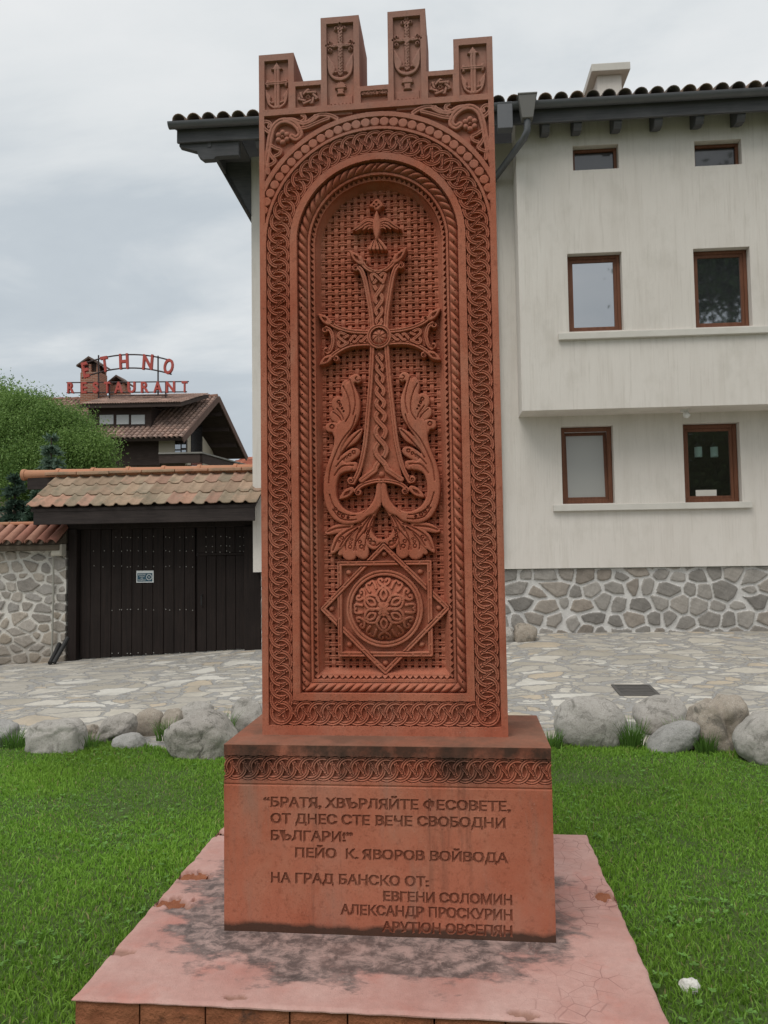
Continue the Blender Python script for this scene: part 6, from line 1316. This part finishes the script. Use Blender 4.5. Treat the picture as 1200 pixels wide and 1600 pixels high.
# ---------------------------------------------------------------- trees
t = NT('bark'); c = t.co((6, 6, 1.5)); n = t.noise(c, 3, 6, .7); M_BARK = t.fin(t.mix(n, (.05, .04, .03), (.16, .13, .10)), .95, t.bump(n, .8, .03), .1)
def crown_tree(name, label, cat, base, blobs, nleaf, size, colA, colB, trunk, seed, shape='leaf', droop=.3, group=None, shell=.55):
    """tapered trunk with limbs reaching into each foliage mass, leaves spread through the masses"""
    rng = np.random.default_rng(seed); T = thing(name, label, cat, base, 0, group); V = []; C = []
    bx = Vector(base); m = MB(); hi = max(b[0][2] for b in blobs); fork = bx+Vector((0, 0, (hi-base[2])*.32)); m.tube([bx-Vector((0, 0, .3)), bx.lerp(fork, .5)+Vector((.05, .03, 0)), fork], [trunk, trunk*.8, trunk*.62], 9)
    for c, r in blobs:
        e = Vector(c); mid = fork.lerp(e, .5)+Vector((0, 0, .12*(e-fork).length)); m.tube([fork, mid, e], [trunk*.42, trunk*.24, trunk*.07], 7)
        for k in range(4): d = Vector(rng.normal(size=3)).normalized(); m.tube([mid.lerp(e, .5+.12*k), mid.lerp(e, .6+.12*k)+d*min(r)*.5, e+d*min(r)*.85], [trunk*.12, trunk*.07, trunk*.02], 5)
    m.build('trunk', M_BARK, T, smooth=True)
    tot = sum(r[0]*r[1]*r[2] for c, r in blobs)
    for c, r in blobs:
        n = int(nleaf*r[0]*r[1]*r[2]/tot); sub = max(8, n//(260 if size < .2 else 110))          # leaves gather in sprays
        u = rng.normal(size=(sub, 3)); u /= np.linalg.norm(u, axis=1)[:, None]; rad = rng.random(sub)**.38; wob = 1+.22*np.sin(u[:, 0]*5+seed)*np.cos(u[:, 2]*6+c[0]); cen = np.array(c)+u*(rad*wob)[:, None]*np.array(r)
        tone = rng.uniform(0, 1, sub); k = rng.integers(0, sub, n); sp = size*3.0 if size > .2 else size*4.6; P = cen[k]+rng.normal(size=(n, 3))*np.array((sp, sp, sp*.75)); P[:, 2] -= droop*np.abs(rng.normal(size=n))*sp
        d = rng.normal(size=(n, 3)); d[:, 2] -= droop*1.5; d /= np.linalg.norm(d, axis=1)[:, None]; s = rng.normal(size=(n, 3)); s -= d*(s*d).sum(1)[:, None]; s /= np.linalg.norm(s, axis=1)[:, None]
        L = size*rng.uniform(.7, 1.5, n)[:, None]; wd = L*(.28 if shape == 'leaf' else .10); v = np.stack([P, P+d*L*.5-s*wd, P+d*L, P+d*L*.5+s*wd], 1); V.append(v)
        col = np.array(colA)+(np.array(colB)-np.array(colA))*np.clip(tone[k]*.7+.3*rng.random(n), 0, 1)[:, None]; C.append(np.repeat(col, 4, 0))
    V = np.concatenate(V).reshape(-1, 3); F = np.arange(len(V)).reshape(-1, 4); from_np('crown', V, F, M_LEAF, T, cols=np.concatenate(C)); settle(T, base); return T
def B3(px, py, y, rx, rz, ry=None): p = atY(px, py, y); k = y/1200; return ((p.x, p.y, p.z), (rx*k, (ry or rx)*k, rz*k))
gA, gB = (.085, .170, .040), (.270, .410, .115)
crown_tree('broadleaf_tree', 'light green broadleaf tree above the gate roof, hiding the left of the restaurant', 'tree', (atY(95, 900, 19).x, 19, -.4), [B3(70, 668, 19, 42, 38), B3(40, 642, 19.4, 40, 30), B3(108, 692, 18.8, 40, 42), B3(134, 714, 18.5, 34, 36), B3(20, 690, 19, 50, 50), B3(70, 730, 18.6, 60, 40), B3(140, 694, 19, 20, 26), B3(156, 738, 18.6, 16, 22), B3(112, 660, 19.2, 22, 22), B3(40, 760, 19, 40, 26)], 210000, .050, gA, gB, .16, 3)
crown_tree('broadleaf_tree', 'light green broadleaf tree cut off by the left edge of the photo', 'tree', (atY(-30, 900, 20).x, 20, -.4), [B3(-8, 640, 20, 46, 44), B3(-50, 650, 20, 60, 60), B3(-10, 700, 20, 55, 50), B3(-60, 730, 20, 60, 50)], 80000, .054, gA, gB, .17, 4)
def spruce(label, px, y, pyt, pyb, wpx, seed, n=9000, col=((.075, .135, .085), (.25, .35, .27))):
    rng = np.random.default_rng(seed); p = atY(px, pyb, y); top = atY(px, pyt, y).z; x = p.x; zb = -.4; H_ = top-zb; T = thing('spruce_tree', label, 'tree', (x, y, zb), 0, 'spruces behind the yard wall'); MB().tube([(x, y, zb-.2), (x, y, zb+H_*.6), (x, y, top)], [.11, .06, .012], 8).build('trunk', M_BARK, T, smooth=True)
    V = []; C = []; W_ = wpx*y/1200; tiers = 26
    for k in range(tiers):
        f = (k+rng.random()*.6)/tiers; z = top-f*(H_*.92); R_ = W_*(f**.85)+.06; nb = 7+int(8*f)
        for b in range(nb):
            a = rng.random()*6.28; ln = R_*rng.uniform(.7, 1.12); dx, dy = math.cos(a), math.sin(a); m_ = int(24+60*f); t_ = rng.random(m_)**.7; q = np.stack([x+dx*ln*t_, y+dy*ln*t_, z-.30*ln*t_**1.2+.10*ln*t_**3], -1)
            d = np.stack([dx+rng.normal(size=m_)*.6, dy+rng.normal(size=m_)*.6, rng.normal(size=m_)*.45+.15], -1); d /= np.linalg.norm(d, axis=1)[:, None]; s = np.cross(d, rng.normal(size=(m_, 3))); s /= np.linalg.norm(s, axis=1)[:, None]; L = (.07+.07*rng.random(m_))[:, None]*1.25; w = L*.16
            V.append(np.stack([q, q+d*L*.5-s*w, q+d*L, q+d*L*.5+s*w], 1)); tone = np.clip(t_*.8+.3*rng.normal(size=m_)*.5, 0, 1)[:, None]; C.append(np.repeat(np.array(col[0])+(np.array(col[1])-np.array(col[0]))*tone, 4, 0))
    V = np.concatenate(V).reshape(-1, 3); from_np('crown', V, np.arange(len(V)).reshape(-1, 4), M_LEAF, T, cols=np.concatenate(C)); settle(T, (x, y, zb))
spruce('blue-grey spruce in front of the light green tree', 78, 16.6, 682, 900, 70, 2)
spruce('dark blue spruce at the left edge, above the yard wall coping', 22, 15.6, 742, 900, 60, 5, col=((.035, .070, .045), (.11, .17, .125)))
spruce('low dark spruce between the gate roof end and the yard wall', 58, 15.0, 770, 900, 44, 8, col=((.035, .070, .040), (.10, .165, .11)))
# trees on the viewer's side of the lawn, mirrored in the house windows
crown_tree('broadleaf_tree', 'tall tree behind the viewer, seen only mirrored in the upper right window', 'tree', (13.2, -9, -.2), [((12.0, -9, 14.6), (2.0, 1.8, 1.6)), ((14.2, -9.3, 13.4), (1.5, 1.6, 1.5)), ((11.6, -9, 12.7), (.9, 1.2, .7)), ((13.2, -9, 16.2), (2, 2, 1.2)), ((12.2, -9, 5.6), (2.6, 1.6, 2.4)), ((15.5, -9, 8), (2.2, 2, 2))], 21000, .26, (.02, .045, .012), (.05, .10, .022), .24, 21)
crown_tree('broadleaf_tree', 'low bushy tree behind the viewer, mirrored in the ground floor window', 'tree', (11.6, -8, -.2), [((11.4, -8, 3.2), (2.2, 1.4, 2.6)), ((13.4, -8, 3.4), (1.8, 1.4, 2.4))], 9000, .24, (.02, .045, .012), (.05, .10, .022), .14, 22)
